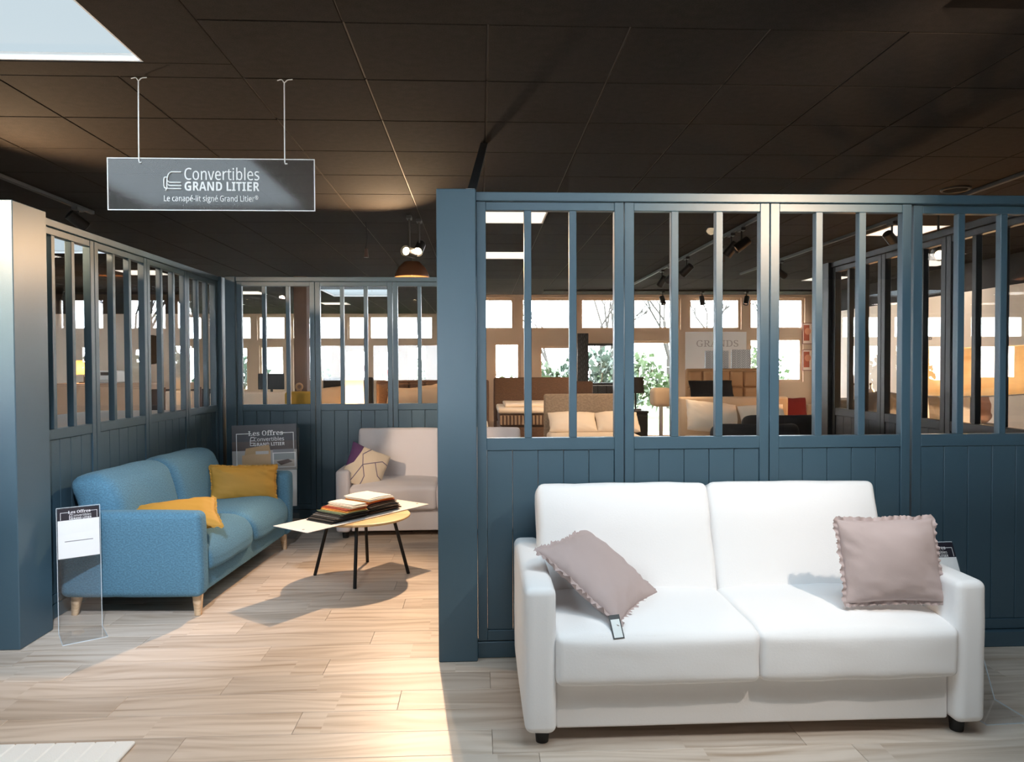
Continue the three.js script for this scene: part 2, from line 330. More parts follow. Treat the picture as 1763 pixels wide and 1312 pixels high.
part(wallLeft, 'corner_post', cbox(.12, 2.46, .12, .004), M.pillarPaint, [-.04, 1.231, 0]);
const wallBack = partition('wall_back', [0, 0, -7.468], 0, row(-2.458, 3), { label: 'blue-grey glazed timber partition behind the beige sofa' });
part(wallBack, 'post', cbox(.1, 2.46, .12, .004), M.pillarPaint, [-2.51, 1.231, 0]);
part(wallBack, 'post', cbox(.1, 2.46, .12, .004), M.pillarPaint, [-.05, 1.231, 0]);
const wallSide = partition('wall_side', [3.17, 0, -3.95], Math.PI / 2, row(.02, 3), { mat: M.paintBlack, label: 'black glazed timber partition seen through the right panels' });
part(wallSide, 'post', cbox(.32, 2.46, .12, .004), M.paintBlack, [2.54, 1.231, 0]);

// ---------------------------------------------------------------- outer shell
function holedWall(name, w, h, holes, t, mat, pos, turn, label) { // a wall in local x (0..w) and y, with rectangular openings
  const g = structure(name, pos, turn, label), s = new THREE.Shape([[0, 0], [w, 0], [w, h], [0, h]].map(p => new THREE.Vector2(...p)));
  for (const [a, b, c, d] of holes) s.holes.push(new THREE.Path([[a, c], [a, d], [b, d], [b, c]].map(p => new THREE.Vector2(...p))));
  part(g, 'wall_body', boxUV(new THREE.ExtrudeGeometry(s, { depth: t, bevelEnabled: false })), mat, [0, 0, -t / 2]);
  return g;
}
let winN = 0;
function windowIn(parentPos, turn, [a, b, c, d], mat, mid) {
  const w = structure('window_' + (++winN), parentPos, turn), f = .05;
  const bar = (x0, x1, y0, y1) => part(w, 'window_frame', cbox(x1 - x0, y1 - y0, .06, .003), mat, [(x0 + x1) / 2, (y0 + y1) / 2, 0]);
  bar(a, b, c, c + f); bar(a, b, d - f, d); bar(a, a + f, c + f, d - f); bar(b - f, b, c + f, d - f);
  if (mid) bar((a + b) / 2 - f / 2, (a + b) / 2 + f / 2, c + f, d - f);
  part(w, 'pane', plainBox(b - a - 2 * f, d - c - 2 * f, .008), M.glass, [(a + b) / 2, (c + d) / 2, 0]);
}
const H3 = 3.4;
{
  // facade behind the bed displays (x -0.5 .. 6.85)
  const X = -.5, up = [[-.4, .70], [.83, 1.95], [2.03, 2.95], [3.1, 4.08], [4.25, 5.33], [5.5, 6.65]].map(([a, b]) => [a - X, b - X, 2.27, 2.92]);
  const low = [[.28, .82, 1.25, 2.02], [1.2, 1.95, 1.18, 1.95], [2.14, 2.86, 1.15, 2.0], [3.05, 4.02, .08, 2.05], [5.5, 6.62, 1.2, 2.1]].map(([a, b, c, d]) => [a - X, b - X, c, d]);
  holedWall('wall_far', 7.35, H3, [...up, ...low], .16, M.frameBrown, [X, 0, -14.6], 0, 'brown window wall behind the bed displays');
  for (const r of up) windowIn([X, 0, -14.6], 0, r, M.frameBrown); low.forEach((r, i) => windowIn([X, 0, -14.6], 0, r, i === 2 ? M.black : M.frameBrown));
  holedWall('wall_step', 5.2, H3, [], .16, M.wallBeige, [-.5, 0, -14.6], Math.PI / 2);
  const XL = -11.2, upL = [[-10.8, -9.2], [-9, -7.4], [-7.2, -6.1], [-5.95, -5.2], [-5.05, -4.45], [-4.33, -3.72], [-3.55, -3.08], [-2.98, -2.45], [-2.32, -1.25]].map(([a, b]) => [a - XL, b - XL, 2.27, 2.92]);
  const lowL = [[-10.6, -9.4, 1.1, 2.1], [-8.8, -7.6, 1.1, 2.1], [-7.1, -6.2, .9, 2.1], [-5.9, -5.25, .9, 2.12], [-5.0, -4.5, .9, 2.12], [-4.33, -3.95, 1.2, 2.12], [-3.62, -2.98, 1.0, 2.0], [-2.75, -2.3, 1.0, 1.98], [-1.95, -1.42, 1.05, 2.1]].map(([a, b, c, d]) => [a - XL, b - XL, c, d]);
  holedWall('wall_far_left', 10.7, H3, [...upL, ...lowL], .16, M.wallBeige, [XL, 0, -19.75], 0, 'beige window wall seen through the booth');
  for (const r of [...upL, ...lowL]) windowIn([XL, 0, -19.75], 0, r, M.wallBeige);
  // right side wall, cream below, dark above
  holedWall('wall_right', 19, H3, [], .16, M.wallDark, [6.95, 0, 4.3], Math.PI / 2);
  const lining = structure('wall_right_lining'); part(lining, 'wall_body', plainBox(.06, 2.56, 14), M.wallCream, [6.82, 1.28, -7.5]);
  holedWall('wall_left_outer', 24.1, H3, [], .16, M.wallDark, [-11.25, 0, 4.3], Math.PI / 2);
  // office wall seen through the left partition
  const off = structure('wall_office', [0, 0, 0], 0, 'beige wall with a round-ended mirror seen through the left partition');
  part(off, 'wall_body', plainBox(3.2, 2.56, .12), M.wallCream, [-7.15, 1.28, -14.06]);
  part(off, 'bulkhead', plainBox(3.2, .42, .14), M.wallDark, [-7.15, 2.77, -14.06]);
  part(off, 'dark_bay', plainBox(2.45, 2.97, .12), M.wallDark, [-9.98, 1.485, -14.06]);
  // shop front behind the camera
  const rear = [[.2, 2.85], [2.95, 5.6], [5.7, 8.35], [8.45, 11.1]].map(([a, b]) => [a, b, .95, 2.15]);
  holedWall('wall_rear', 18.3, H3, rear, .16, M.wallBeige, [-11.3, 0, 4.25], 0, 'shop front window wall behind the camera');
  for (const r of rear) windowIn([-11.3, 0, 4.25], 0, r, M.black);
}
// low display shelving along the aisle in front of the shop window, below the camera's view: it keeps the window light off the floor
{
  const t = thing('low_shelving', 'long low wooden display shelving below the bottom edge of the view', 'shelving', [-2.2, 0, -.3]);
  const wood = std('#8b7a68', .7); part(t, 'top', cbox(10.6, .03, .3, .003), wood, [0, 1.255, 0]); part(t, 'back', cbox(10.6, 1.24, .02, .002), wood, [0, .62, -.13]);
  for (let i = 0; i <= 8; i++) part(t, 'upright', cbox(.025, 1.24, .28, .002), wood, [-5.28 + i * 1.32, .62, .01]);
  for (let k = 0; k < 3; k++) part(t, 'shelf', cbox(10.55, .02, .26, .002), wood, [0, .1 + k * .4, .01]);
}
// ---------------------------------------------------------------- outdoors
{
  const ground = structure('ground');
  const grass = std('#ffffff', 1, { map: rep(dataTex(128, 128, (u, v, x, y) => { const k = .5 + .5 * nz(x * .4, y * .4, 1) + .3 * nz(x * .07, y * .07, 4); return mix([52, 66, 34], [84, 98, 54], clamp(k)); }), .35) });
  part(ground, 'lawn', plainBox(90, .1, 60), grass, [0, -.19, -44.7]);
  part(ground, 'forecourt', plainBox(90, .1, 40), std('#b9b6b0', .9), [0, -.2, 24.5]);
  part(ground, 'path', plainBox(26, .02, 3.2), std('#a9a6a0', .9), [4, -.128, -16.4]);
  const leafMat = ['#2b3d22', '#3a4a2a', '#233528', '#484c33'].map(c => phys(c, .9, { transmission: .25, thickness: 0 }));
  const leaf = new THREE.BufferGeometry(); leaf.setAttribute('position', new THREE.Float32BufferAttribute([0, 0, 0, .05, .06, .01, 0, .14, 0, -.05, .06, .01], 3)); leaf.setIndex([0, 1, 2, 0, 2, 3]); leaf.computeVertexNormals();
  function bush(x, z, rx, ry, rz, m, label) {
    const t = thing('bush', label, 'bush', [x, -.14, z], 0, 'shrubs outside the windows');
    const list = [], q = new THREE.Quaternion(), mt = new THREE.Matrix4();
    for (let i = 0; i < 900; i++) {
      const a = rr(0, 6.283), b = Math.acos(rr(-.3, 1)), k = rr(.6, 1) * (1 + .25 * nz(a * 2, b * 3, x));
      q.setFromEuler(new THREE.Euler(rr(0, 6), rr(0, 6), rr(0, 6))); const s = rr(1, 2.4);
      const g = leaf.clone(); g.applyMatrix4(mt.compose(V(rx * k * Math.sin(b) * Math.cos(a), ry * .35 + ry * .65 * k * Math.cos(b), rz * k * Math.sin(b) * Math.sin(a)), q, V(s, s, s))); list.push(g);
    }
    const fol = part(t, 'foliage', mergeGeometries(list), leafMat[m]); fol.userData.kind = 'stuff';
    part(t, 'stem', mergeGeometries([0, 1, 2, 3].map(i => rod(V(.05 * i - .1, 0, 0), V((i - 1.5) * rx * .3, ry * .7, .1 * i), .02, 6))), std('#4a3a2c', .9));
  }
  const L = 'leafy green shrub outside the far windows';
  bush(1.7, -19, 1.1, 1.7, .8, 0, 'grey-green shrub outside the windows above the taupe bed'); bush(3.3, -20.5, 1.2, 2.2, .9, 2, 'dark green shrub outside the black framed window');
  bush(5.0, -23.6, 1.4, 2.2, 1, 1, 'light green shrub outside the tall window'); bush(7.6, -21, 1.5, 2.0, 1, 3, 'olive shrub outside the window beside the framed prints'); bush(10.4, -28, 2, 2.4, 1, 1, 'wide shrub farthest right outside the windows');
  bush(-.2, -24, 1.6, 1.5, 1, 3, L); bush(-3.2, -31, 1.8, 2.1, 1, 1, 'light shrub outside behind the road sign'); bush(-5.9, -28, 1.4, 2.0, 1, 0, 'shrub outside left of the road sign'); bush(-1.9, -27.5, 1.2, 1.9, 1, 3, 'yellow-green shrub outside the rightmost booth window'); bush(-8.4, -25, 1.5, 2.1, 1, 2, 'dark shrub outside the office side windows');
  const bark = std('#2a2622', .95);
  function tree(x, z, h, label) {
    const t = thing('bare_tree', label, 'tree', [x, -.14, z], 0, 'leafless trees outside the windows'), tw = [];
    const grow = (p, d, len, r, n) => {
      const e = p.clone().addScaledVector(d, len); tw.push(rod(p, e, r, n > 2 ? 6 : 4)); if (!n) return;
      const k = n > 3 ? 2 : 3;
      for (let i = 0; i < k; i++) { const nd = d.clone().add(V(rr(-.65, .65), rr(-.15, .35), rr(-.65, .65))).normalize(); grow(e, nd, len * rr(.6, .85), r * .62, n - 1); }
    };
    grow(V(0, 0, 0), V(0, 1, 0), h * .3, h * .016, 5);
    part(t, 'branches', mergeGeometries(tw), bark);
  }
  tree(4.2, -25, 6, 'bare tree outside the tall window, left one'); tree(6.4, -35, 7, 'bare tree outside behind the light green shrub'); tree(7.4, -28, 6.5, 'bare tree outside right of the poster'); tree(9.5, -23, 6, 'bare tree outside the window beside the framed prints'); tree(11.5, -36, 7, 'bare tree far off between the right windows'); tree(-2.2, -32, 6, 'bare tree with a round crown outside the booth windows'); tree(3.2, -34, 6, 'bare tree outside above the black framed window');
  const lp = thing('lamp_post', 'thin street lamp post outside the top left window', 'lamp post', [.42, -.14, -30]); part(lp, 'pole', cyl(.03, .05, 5.2, 8), std('#3c3f40', .5), [0, 2.6, 0]); part(lp, 'lantern', cyl(.32, .1, .3, 4), std('#2f3638', .5), [0, 5.3, 0]);
  for (const [x, z, lb] of [[-4.55, -27, 'round red no entry sign outside the booth windows, left one'], [-3.35, -27, 'round red no entry sign outside the booth windows, right one']]) {
    const s = thing('road_sign', lb, 'road sign', [x, -.14, z], 0, 'road signs outside'); part(s, 'post', cyl(.03, .03, 1.7, 8), M.steel, [0, .85, 0]);
    part(s, 'disc', cyl(.3, .3, .02, 28), std('#6e1512', .5), [0, 1.62, .04], [Math.PI / 2, 0, 0]); part(s, 'white_bar', cbox(.42, .1, .012, .002), M.white, [0, 1.62, .056]);
  }
}

// ---------------------------------------------------------------- sofas and cushions
const lean = (g, a, y, z) => { g.rotateX(a); g.translate(0, y, z); return g; };
function blockSofa(t, W, D, m, o = {}) {                   // convertible with straight arms; local +z is the front, origin on the floor
  const aw = .128, ah = o.armH || .655, top = o.top || .965, iw = W - 2 * aw;
  for (const s of [-1, 1]) {
    part(t, 'armrest', soft(aw, ah - .06, D, .032, [.006, .003, .003], null, 8, .002, s + 5), m, [s * (W / 2 - aw / 2), .06 + (ah - .06) / 2, 0]);
  }
  part(t, 'base_panel', soft(iw - .004, .215, D - .07, .012, [0, 0, .004], null, 6, .0015, 3), m, [0, .0675 + .1, -.02]);
  part(t, 'back_frame', soft(iw + .02, .74, .09, .03), m, [0, .44, -D / 2 + .05]);
  for (const s of [-1, 1]) {
    const sw = iw / 2 + .004;
    part(t, 'seat_cushion', soft(sw, .225, .70, .032, [.002, .018, .008], (f) => { if (f[1] > 0 && f[2] > .2) f[1] -= .022 * ((f[2] - .2) / .15) ** 2 * Math.min(1, f[1] / .11); return f; }, 10, .004, s * 3 + 9), m, [s * (sw / 2 - .001), .372, D / 2 - .33]);
    const bw = (iw + .045) / 2;
    const back = part(t, 'back_cushion', soft(bw, top - .40, .19, .035, [.002, .006, .022], (f) => { f[0] *= 1 - .012 * (f[1] > 0 ? 0 : 1) * Math.abs(f[1]); return f; }, 10, .005, s * 2 + 4), m, [s * (bw / 2), 0, 0]);
    back.rotation.x = -.33; back.position.y = .40 + (top - .40) / 2 * Math.cos(.33) + .02; back.position.z = -D / 2 + .225;
  }
  for (const sx of [-1, 1]) for (const sz of [-1, 1]) part(t, 'foot', cyl(.032, .026, .062, 18), M.black, [sx * (W / 2 - .075), .031, sz * (D / 2 - .08)]);
  return t;
}
const whiteSofa = thing('white_sofa', 'white fabric two-seat sofa with straight arms in front of the partition', 'sofa', [1.133, 0, -3.32]);
blockSofa(whiteSofa, 1.915, .90, M.whiteFabric, { top: .95 });
const beigeSofa = thing('beige_sofa', 'pale beige sofa at the back of the booth behind the coffee table', 'sofa', [-.395, 0, -6.93]);
blockSofa(beigeSofa, 1.80, .86, M.beigeFabric, { top: .93, armH: .62 });

const blueSofa = thing('blue_sofa', 'blue woven fabric sofa with rounded back and wooden legs along the left partition', 'sofa', [-2.10, 0, -5.40], 86.5 * Math.PI / 180);
{
  const t = blueSofa, m = M.blueFabric, W = 1.80, D = .88;
  for (const s of [-1, 1]) part(t, 'armrest', soft(.13, .53, D, .04, [.012, .004, .006], (f) => { f[0] += (s > 0 ? 1 : -1) * .012 * (f[1] / .26); return f; }, 8, .003, s + 2), m, [s * (W / 2 - .065), .395, 0]);
  part(t, 'base_panel', soft(W - .25, .17, D - .06, .02, [0, 0, .006], null, 6, .003), m, [0, .215, 0]);
  for (const s of [-1, 1]) {
    part(t, 'seat_cushion', soft(.775, .17, .70, .06, [.004, .03, .02], (f) => { if (f[2] > .2) f[1] -= .06 * ((f[2] - .2) / .15) ** 2; return f; }, 10, .006, s + 21), m, [s * .387, .385, .09]);
    const b = part(t, 'back_cushion', soft(.80, .50, .27, .085, [.0, .015, .02], (f) => { f[2] -= .05 * (f[1] > 0 ? (f[1] / .25) ** 2 : 0); return f; }, 10, .006, s + 31), m, [s * .40, .625, -D / 2 + .19]); b.rotation.x = -.17;
  }
  for (const sx of [-1, 1]) for (const sz of [-1, 1]) {
    const g = new THREE.CylinderGeometry(.036, .022, .14, 4); g.rotateY(Math.PI / 4); g.translate(0, -.07, 0); g.rotateZ(sx * .1); g.rotateX(-sz * .06); g.translate(0, .14, 0);
    part(t, 'leg', g, M.legWood, [sx * (W / 2 - .1), .0, sz * (D / 2 - .06)]);
  }
}
function cushion(name, label, w, h, t, mat, pos, rot, sd, o = {}) {
  const g = thing(name, label, 'cushion', pos, 0, o.group); g.rotation.set(...rot, 'YXZ');
  part(g, 'cover', pillow(w, h, t, sd, 26, o.pinch ?? .07), mat);
  if (o.fringe) part(g, 'fringe', fringe(w, h, sd, o.fringe, o.pinch ?? .07), mat);
  return g;
}
const pinkL = cushion('pink_cushion', 'dusty pink fringed cushion with a price tag lying on the white sofa', .46, .47, .15, M.pinkVelvet, [.53, .625, -3.2], [0, 0, 0], 3.1, { fringe: .018, pinch: .09 });
{
  const u = V(.70, -.56, .45).normalize(), w = V(.55, 0, -.84), n = u.clone().cross(w).normalize(), v = n.clone().cross(u);
  pinkL.quaternion.setFromRotationMatrix(new THREE.Matrix4().makeBasis(u, v, n)); pinkL.updateMatrixWorld(true);
  const tag = part(pinkL, 'price_tag', cbox(.046, .1, .002, .0005), M.black);
  tag.position.copy(pinkL.worldToLocal(V(.548, .492, -2.885))); tag.quaternion.copy(pinkL.quaternion).invert().multiply(new THREE.Quaternion().setFromEuler(new THREE.Euler(-.75, 0, .1)));
  part(tag, 'paper', plainBox(.036, .076, .001), std('#dfe5e4', .6), [0, -.008, .0017]);
}
cushion('pink_cushion', 'dusty pink fringed cushion standing against the right arm of the white sofa', .41, .35, .14, M.pinkVelvet, [1.765, .705, -3.03], [-.26, -.1, .03], 7.4, { fringe: .016, pinch: .045 });
cushion('ochre_cushion', 'ochre velvet cushion propped at the far arm of the blue sofa', .52, .29, .13, M.ochreVelvet, [-1.93, .60, -5.98], [-.28, .42, -.05], 5.2, { fringe: .012 });
cushion('ochre_cushion', 'ochre velvet cushion lying flat on the near seat of the blue sofa', .52, .36, .12, M.ochreVelvet, [-1.99, .575, -4.80], [-1.2, .35, .1], 9.9, { fringe: .012 });
{
  const pat = canvasTex(512, 512, (c, w, h) => {
    c.fillStyle = '#dccbb4'; c.fillRect(0, 0, w, h); c.fillStyle = '#5b3a63'; c.beginPath(); c.moveTo(0, 0); c.lineTo(150, 0); c.lineTo(70, 260); c.lineTo(0, 330); c.fill(); c.fillRect(0, 400, 90, 112);
    c.strokeStyle = '#6d5f74'; c.lineWidth = 11; for (const k of [[[110, 520], [190, 250], [420, 120], [540, 150]], [[190, 250], [260, 380], [250, 520]], [[190, 250], [150, 120], [260, -10]], [[330, 165], [420, 320], [540, 360]]]) { c.beginPath(); c.moveTo(...k[0]); for (const p of k.slice(1)) c.lineTo(...p); c.stroke(); }
  });
  cushion('patterned_cushion', 'cream and purple patterned cushion in the corner of the beige sofa', .38, .38, .13, phys('#ffffff', .85, { map: pat, sheen: .3 }), [-1.05, .62, -6.66], [-.30, .45, -.45], 2.3, { pinch: .05 });
}

// ---------------------------------------------------------------- coffee table and swatch books
{
  const t = thing('coffee_table', 'round oak coffee table on four black splayed legs', 'table', [-.885, 0, -5.40]);
  const prof = [[0, .428], [.345, .428], [.36, .436], [.362, .443], [.356, .45], [0, .45]].map(p => new THREE.Vector2(...p));
  const top = new THREE.LatheGeometry(prof, 64); { const p = top.attributes.position, uv = top.attributes.uv; for (let i = 0; i < p.count; i++) uv.setXY(i, p.getX(i), p.getZ(i)); }
  part(t, 'tabletop', top, M.oak);
  for (const a of [1.55, 3.13, 4.68, 6.27]) { const c = Math.cos(a), s = Math.sin(a); part(t, 'leg', rod(V(.345 * c, 0, .345 * s), V(.235 * c, .43, .235 * s), .0125, 14), M.blackMetal); }
  part(t, 'under_frame', mergeGeometries([rod(V(-.235, .42, 0), V(.235, .42, 0), .008), rod(V(0, .42, -.235), V(0, .42, .235), .008)]), M.blackMetal);
}
{
  const ang = Math.atan2(.788, .616), ux = .616, uz = -.788, C = [-.915, -5.375];
  const cov = std('#efece8', .6), cols = ['#f3ece2', '#e9dcc9', '#d8c3a8', '#b85b3e', '#9c3b2e', '#d07a3c', '#e3a24c', '#8c9a78', '#6a7a60', '#4a4644', '#2d2b2b', '#201f20', '#7d7a78', '#a7a09a', '#c9bfb4', '#5c4334', '#efe8df', '#f4f0ea'];
  for (const [k, lbl] of [[-1, 'open fabric swatch book on the coffee table, half nearer the blue sofa'], [1, 'open fabric swatch book on the coffee table, half nearer the beige sofa']]) {
    const t = thing('swatch_book', lbl, 'swatch book', [C[0], .452, C[1]], ang, 'swatch books');
    part(t, 'cover', cbox(.595, .004, .36, .001), cov, [k * .2985, .003, 0]);
    part(t, 'eyelet', new THREE.TorusGeometry(.008, .002, 8, 16), M.steel, [k * .555, .0055, .09], [Math.PI / 2, 0, 0]);
    const n = 18;
    for (let i = 0; i < n; i++) {
      const len = .33 - i * .0125 * (k < 0 ? 1 : .45), y = .0055 + i * .0055 + (k > 0 ? i * .0012 : 0), g = soft(len, .0052, .27, .0025, [0, .001, 0], (f) => { f[1] += .010 * (Math.abs(f[0]) / .16) ** 2 * -1 * (i / n) + .002 * nz(f[0] * 9, f[2] * 9, i); return f; }, 4, 0);
      const c = k < 0 ? cols[[11, 10, 9, 11, 10, 12, 9, 11, 8, 7, 6, 5, 4, 3, 2, 1, 16, 17][i]] : cols[[11, 10, 15, 9, 11, 14, 10, 9, 13, 11, 15, 10, 3, 5, 6, 17, 16, 17][i]];
      part(t, 'swatch', g, std(c, .9), [k * (.02 + len / 2), y + .006, rr(-.014, .014) - (k > 0 ? .02 : 0)], [0, rr(-.05, .05), k * rr(-.012, .02)]);
    }
  }
}

// ---------------------------------------------------------------- hanging sign
const font = await new FontLoader().loadAsync('fonts/droid/droid_sans_bold.typeface.json');
const fontR = await new FontLoader().loadAsync('fonts/droid/droid_sans_regular.typeface.json');
const serif = await new FontLoader().loadAsync('fonts/droid/droid_serif_regular.typeface.json');
function text(str, size, f, width, depth = .0015) { const g = new TextGeometry(str, { font: f, size, depth, curveSegments: 5, bevelEnabled: false }); g.computeBoundingBox(); const b = g.boundingBox; g.translate(-b.min.x, 0, 0); if (width) g.scale(width / (b.max.x - b.min.x), 1, 1); return g; }
function logoTubes(s, z) {                                 // sofa-bed mark: bracket of three strokes
  const r = .0032, L = (pts) => new THREE.TubeGeometry(new THREE.CatmullRomCurve3(pts.map(([x, y]) => V(x * s, y * s, z)), false, 'catmullrom', .15), 30, r, 6);
  return mergeGeometries([L([[1, 1], [.45, 1], [.28, .88], [.2, .6], [.18, .2], [.2, .08], [.3, .04], [1, .04]]), L([[.2, .7], [.05, .68], [.02, .55], [.02, .2], [.06, .08], [.2, .06]]), L([[.2, .52], [.3, .42], [.42, .4], [1, .4]]), L([[.2, .34], [.28, .24], [.4, .22], [1, .22]]), L([[.18, .06], [.1, -.08]])]);
}
{
  const t = thing('hanging_sign', 'clear acrylic hanging sign with white lettering below the ceiling', 'sign', [-1.313, 2.448, -3.64]);
  const W = 1.0, H = .252;
  part(t, 'sheet', plainBox(W, H, .006), M.signSheet);
  for (const s of [-1, 1]) { part(t, 'sheet_edge', plainBox(W + .004, .004, .0065), M.white, [0, s * H / 2, 0]); part(t, 'sheet_edge', plainBox(.004, H, .0065), M.white, [s * W / 2, 0, 0]); }
  part(t, 'lettering', text('Convertibles', .058, fontR, .362), M.white, [-.130, .022, .0035]);
  part(t, 'lettering', text('GRAND LITIER', .044, font, .362), M.white, [-.130, -.031, .0035]);
  part(t, 'lettering', text('Le canapé-lit signé Grand Litier', .028, fontR, .437), M.white, [-.230, -.083, .0035]);
  part(t, 'lettering', text('®', .02, fontR, .016), M.white, [.2095, -.073, .0035]);
  part(t, 'emblem', logoTubes(.085, 0), M.white, [-.230, -.026, .006]);
  for (const x of [-.347, .357]) {
    const w = part(t, 'suspension_wire', tube([V(x + .012, .104, .006), V(x, .104, .006), V(x, .112, .006), V(x, .3, .004), V(x, .505, 0)], .0032, 40, 6), M.white);
    part(w, 'ceiling_hook', tube([V(x - .035, .513, 0), V(x - .012, .517, 0), V(x, .503, 0), V(x + .014, .515, 0), V(x + .04, .519, 0)], .0025, 20, 6), M.white);
  }
}

// ---------------------------------------------------------------- acrylic floor stands with posters
function offerPrint(c, w, h, full) {
  c.fillStyle = '#f7f7f7'; c.fillRect(0, 0, w, h);
  c.fillStyle = '#2e2c36'; c.fillRect(0, 0, w, full ? h * .5 : h * .24); if (full) { c.fillStyle = '#4b3b38'; c.fillRect(0, h * .36, w, h * .2); c.fillStyle = '#b9b5b2'; c.fillRect(0, h * .56, w, h * .44); c.fillStyle = '#8d8f94'; c.fillRect(w * .63, h * .55, w * .32, h * .07); c.fillStyle = '#a9845c'; }
  c.strokeStyle = '#fff'; c.lineWidth = w * .012; c.beginPath(); const y0 = full ? h * .19 : h * .085; c.moveTo(w * .3, y0); c.lineTo(w * .07, y0); c.lineTo(w * .07, full ? h * .92 : h * .23); c.moveTo(w * .74, y0); c.lineTo(w * .95, y0); c.lineTo(w * .95, full ? h * .55 : h * .23); c.stroke();
  c.fillStyle = '#fff'; c.textAlign = 'center'; c.font = 'bold ' + Math.round(w * .105) + 'px serif'; c.fillText('Les Offres', w * .52, y0 + w * .035);
  c.font = Math.round(w * .085) + 'px sans-serif'; c.fillText('Convertibles', w * .57, y0 + w * .125); c.font = 'bold ' + Math.round(w * .072) + 'px sans-serif'; c.fillText('GRAND LITIER', w * .57, y0 + w * .2);
  c.lineWidth = w * .012; c.beginPath(); const lx = w * .27, ly = y0 + w * .06, lw = w * .075; c.moveTo(lx + lw, ly); c.lineTo(lx + lw * .3, ly); c.lineTo(lx + lw * .15, ly + w * .05); c.lineTo(lx + lw * .15, ly + w * .13); c.lineTo(lx + lw, ly + w * .13); for (const q of [.055, .09]) { c.moveTo(lx + lw * .15, ly + w * q); c.lineTo(lx + lw, ly + w * q); } c.stroke(); 
  if (full) {
    const sofa = (x, y, k, a, b) => { c.fillStyle = a; c.beginPath(); c.moveTo(x, y); c.lineTo(x + .44 * k, y - .06 * k); c.lineTo(x + .44 * k, y + .16 * k); c.lineTo(x + .16 * k, y + .24 * k); c.lineTo(x, y + .16 * k); c.fill(); c.fillStyle = b; c.beginPath(); c.moveTo(x + .04 * k, y); c.lineTo(x + .06 * k, y - .11 * k); c.lineTo(x + .42 * k, y - .16 * k); c.lineTo(x + .44 * k, y - .05 * k); c.fill(); };
    sofa(w * .15, h * .66, w, '#d6b184', '#c9a376'); c.fillStyle = '#d9d4d0'; c.fillRect(w * .36, h * .575, w * .2, h * .07);
    c.fillStyle = '#f2f2f2'; c.fillRect(w * .62, h * .62, w * .36, h * .33); c.fillStyle = '#9fa6a8'; c.fillRect(w * .64, h * .64, w * .32, h * .14); c.fillStyle = '#c8c0b8'; c.fillRect(w * .64, h * .78, w * .32, h * .15); c.fillStyle = '#5d4c46'; c.beginPath(); c.moveTo(w * .68, h * .82); c.lineTo(w * .86, h * .77); c.lineTo(w * .93, h * .83); c.lineTo(w * .75, h * .9); c.fill();
  }
}
const printA = std('#ffffff', .35, { map: canvasTex(512, 680, (c, w, h) => { offerPrint(c, w, h, false); c.fillStyle = '#55555a'; c.fillRect(w * .16, h * .66, w * .68, h * .012); }) });
const printB = std('#ffffff', .4, { map: canvasTex(768, 560, (c, w, h) => offerPrint(c, w, h, true)) });
const printPlain = std('#f2f2f0', .5);
function facePlate(parent, name, w, h, mat, pos, rot) { const g = new THREE.BoxGeometry(w, h, .0015); const m = part(parent, name, g, mat, pos, rot); return m; }
function stand(label, pos, turn, H, W, tilt, pw, ph) {
  const t = thing('display_stand', label, 'display stand', pos, turn, 'clear acrylic offer stands');
  const up = new THREE.Group();
  part(t, 'back_sheet', moved(plainBox(W, H, .004), 0, H / 2, 0), M.acrylic, [0, .004, 0], [-tilt, 0, 0]);
  const e = part(t, 'sheet_edge', mergeGeometries([moved(plainBox(.003, H, .0045), -W / 2, H / 2, 0), moved(plainBox(.003, H, .0045), W / 2, H / 2, 0), moved(plainBox(W, .003, .0045), 0, H, 0)]), M.acrylicEdge, [0, .004, 0], [-tilt, 0, 0]);
  part(t, 'foot_sheet', plainBox(W, .004, .22), M.acrylic, [0, .002, .11]);
  part(t, 'foot_edge', mergeGeometries([moved(plainBox(W, .004, .003), 0, .002, .22), moved(plainBox(.003, .004, .22), -W / 2, .002, .11), moved(plainBox(.003, .004, .22), W / 2, .002, .11)]), M.acrylicEdge);
  const y = H - ph / 2 - .004, c = Math.cos(tilt), s = Math.sin(tilt);
  facePlate(t, 'poster', pw, ph, [printPlain, printPlain, printPlain, printPlain, printA, printPlain], [0, .004 + y * c + .006 * s, -y * s + .006 * c], [-tilt, 0, 0]);
  part(t, 'poster_cover', plainBox(W, ph + .01, .003), M.acrylic, [0, .004 + y * c + .011 * s, -y * s + .011 * c], [-tilt, 0, 0]);
  return t;
}
stand('clear acrylic stand with a bright white offer sheet before the blue sofa', [-2.36, 0, -4.345], .60, .725, .222, .04, .212, .292);
stand('clear acrylic offer stand half hidden behind the right arm of the white sofa', [2.262, 0, -3.2], .05, .72, .215, .42, .212, .3);
{
  const t = thing('display_stand', 'acrylic floor stand with a dark sofa offer poster in the booth corner', 'display stand', [-2.0, 0, -6.78], .10, 'clear acrylic offer stands');
  part(t, 'back_sheet', moved(plainBox(.62, .98, .005), 0, .49, 0), M.acrylic, [0, 0, 0], [-.05, 0, 0]);
  part(t, 'foot_sheet', plainBox(.62, .005, .26), M.acrylic, [0, .0025, .13]);
  facePlate(t, 'poster', .58, .425, [M.black, M.black, M.black, M.black, printB, M.black], [0, .80, -.026], [-.05, 0, 0.02]);
  facePlate(t, 'leaflet', .24, .34, printPlain, [.17, .42, -.008], [-.05, 0, 0]);
  facePlate(t, 'leaflet', .24, .30, std('#d9d9db', .5), [-.12, .42, -.008], [-.05, 0, 0]);
}

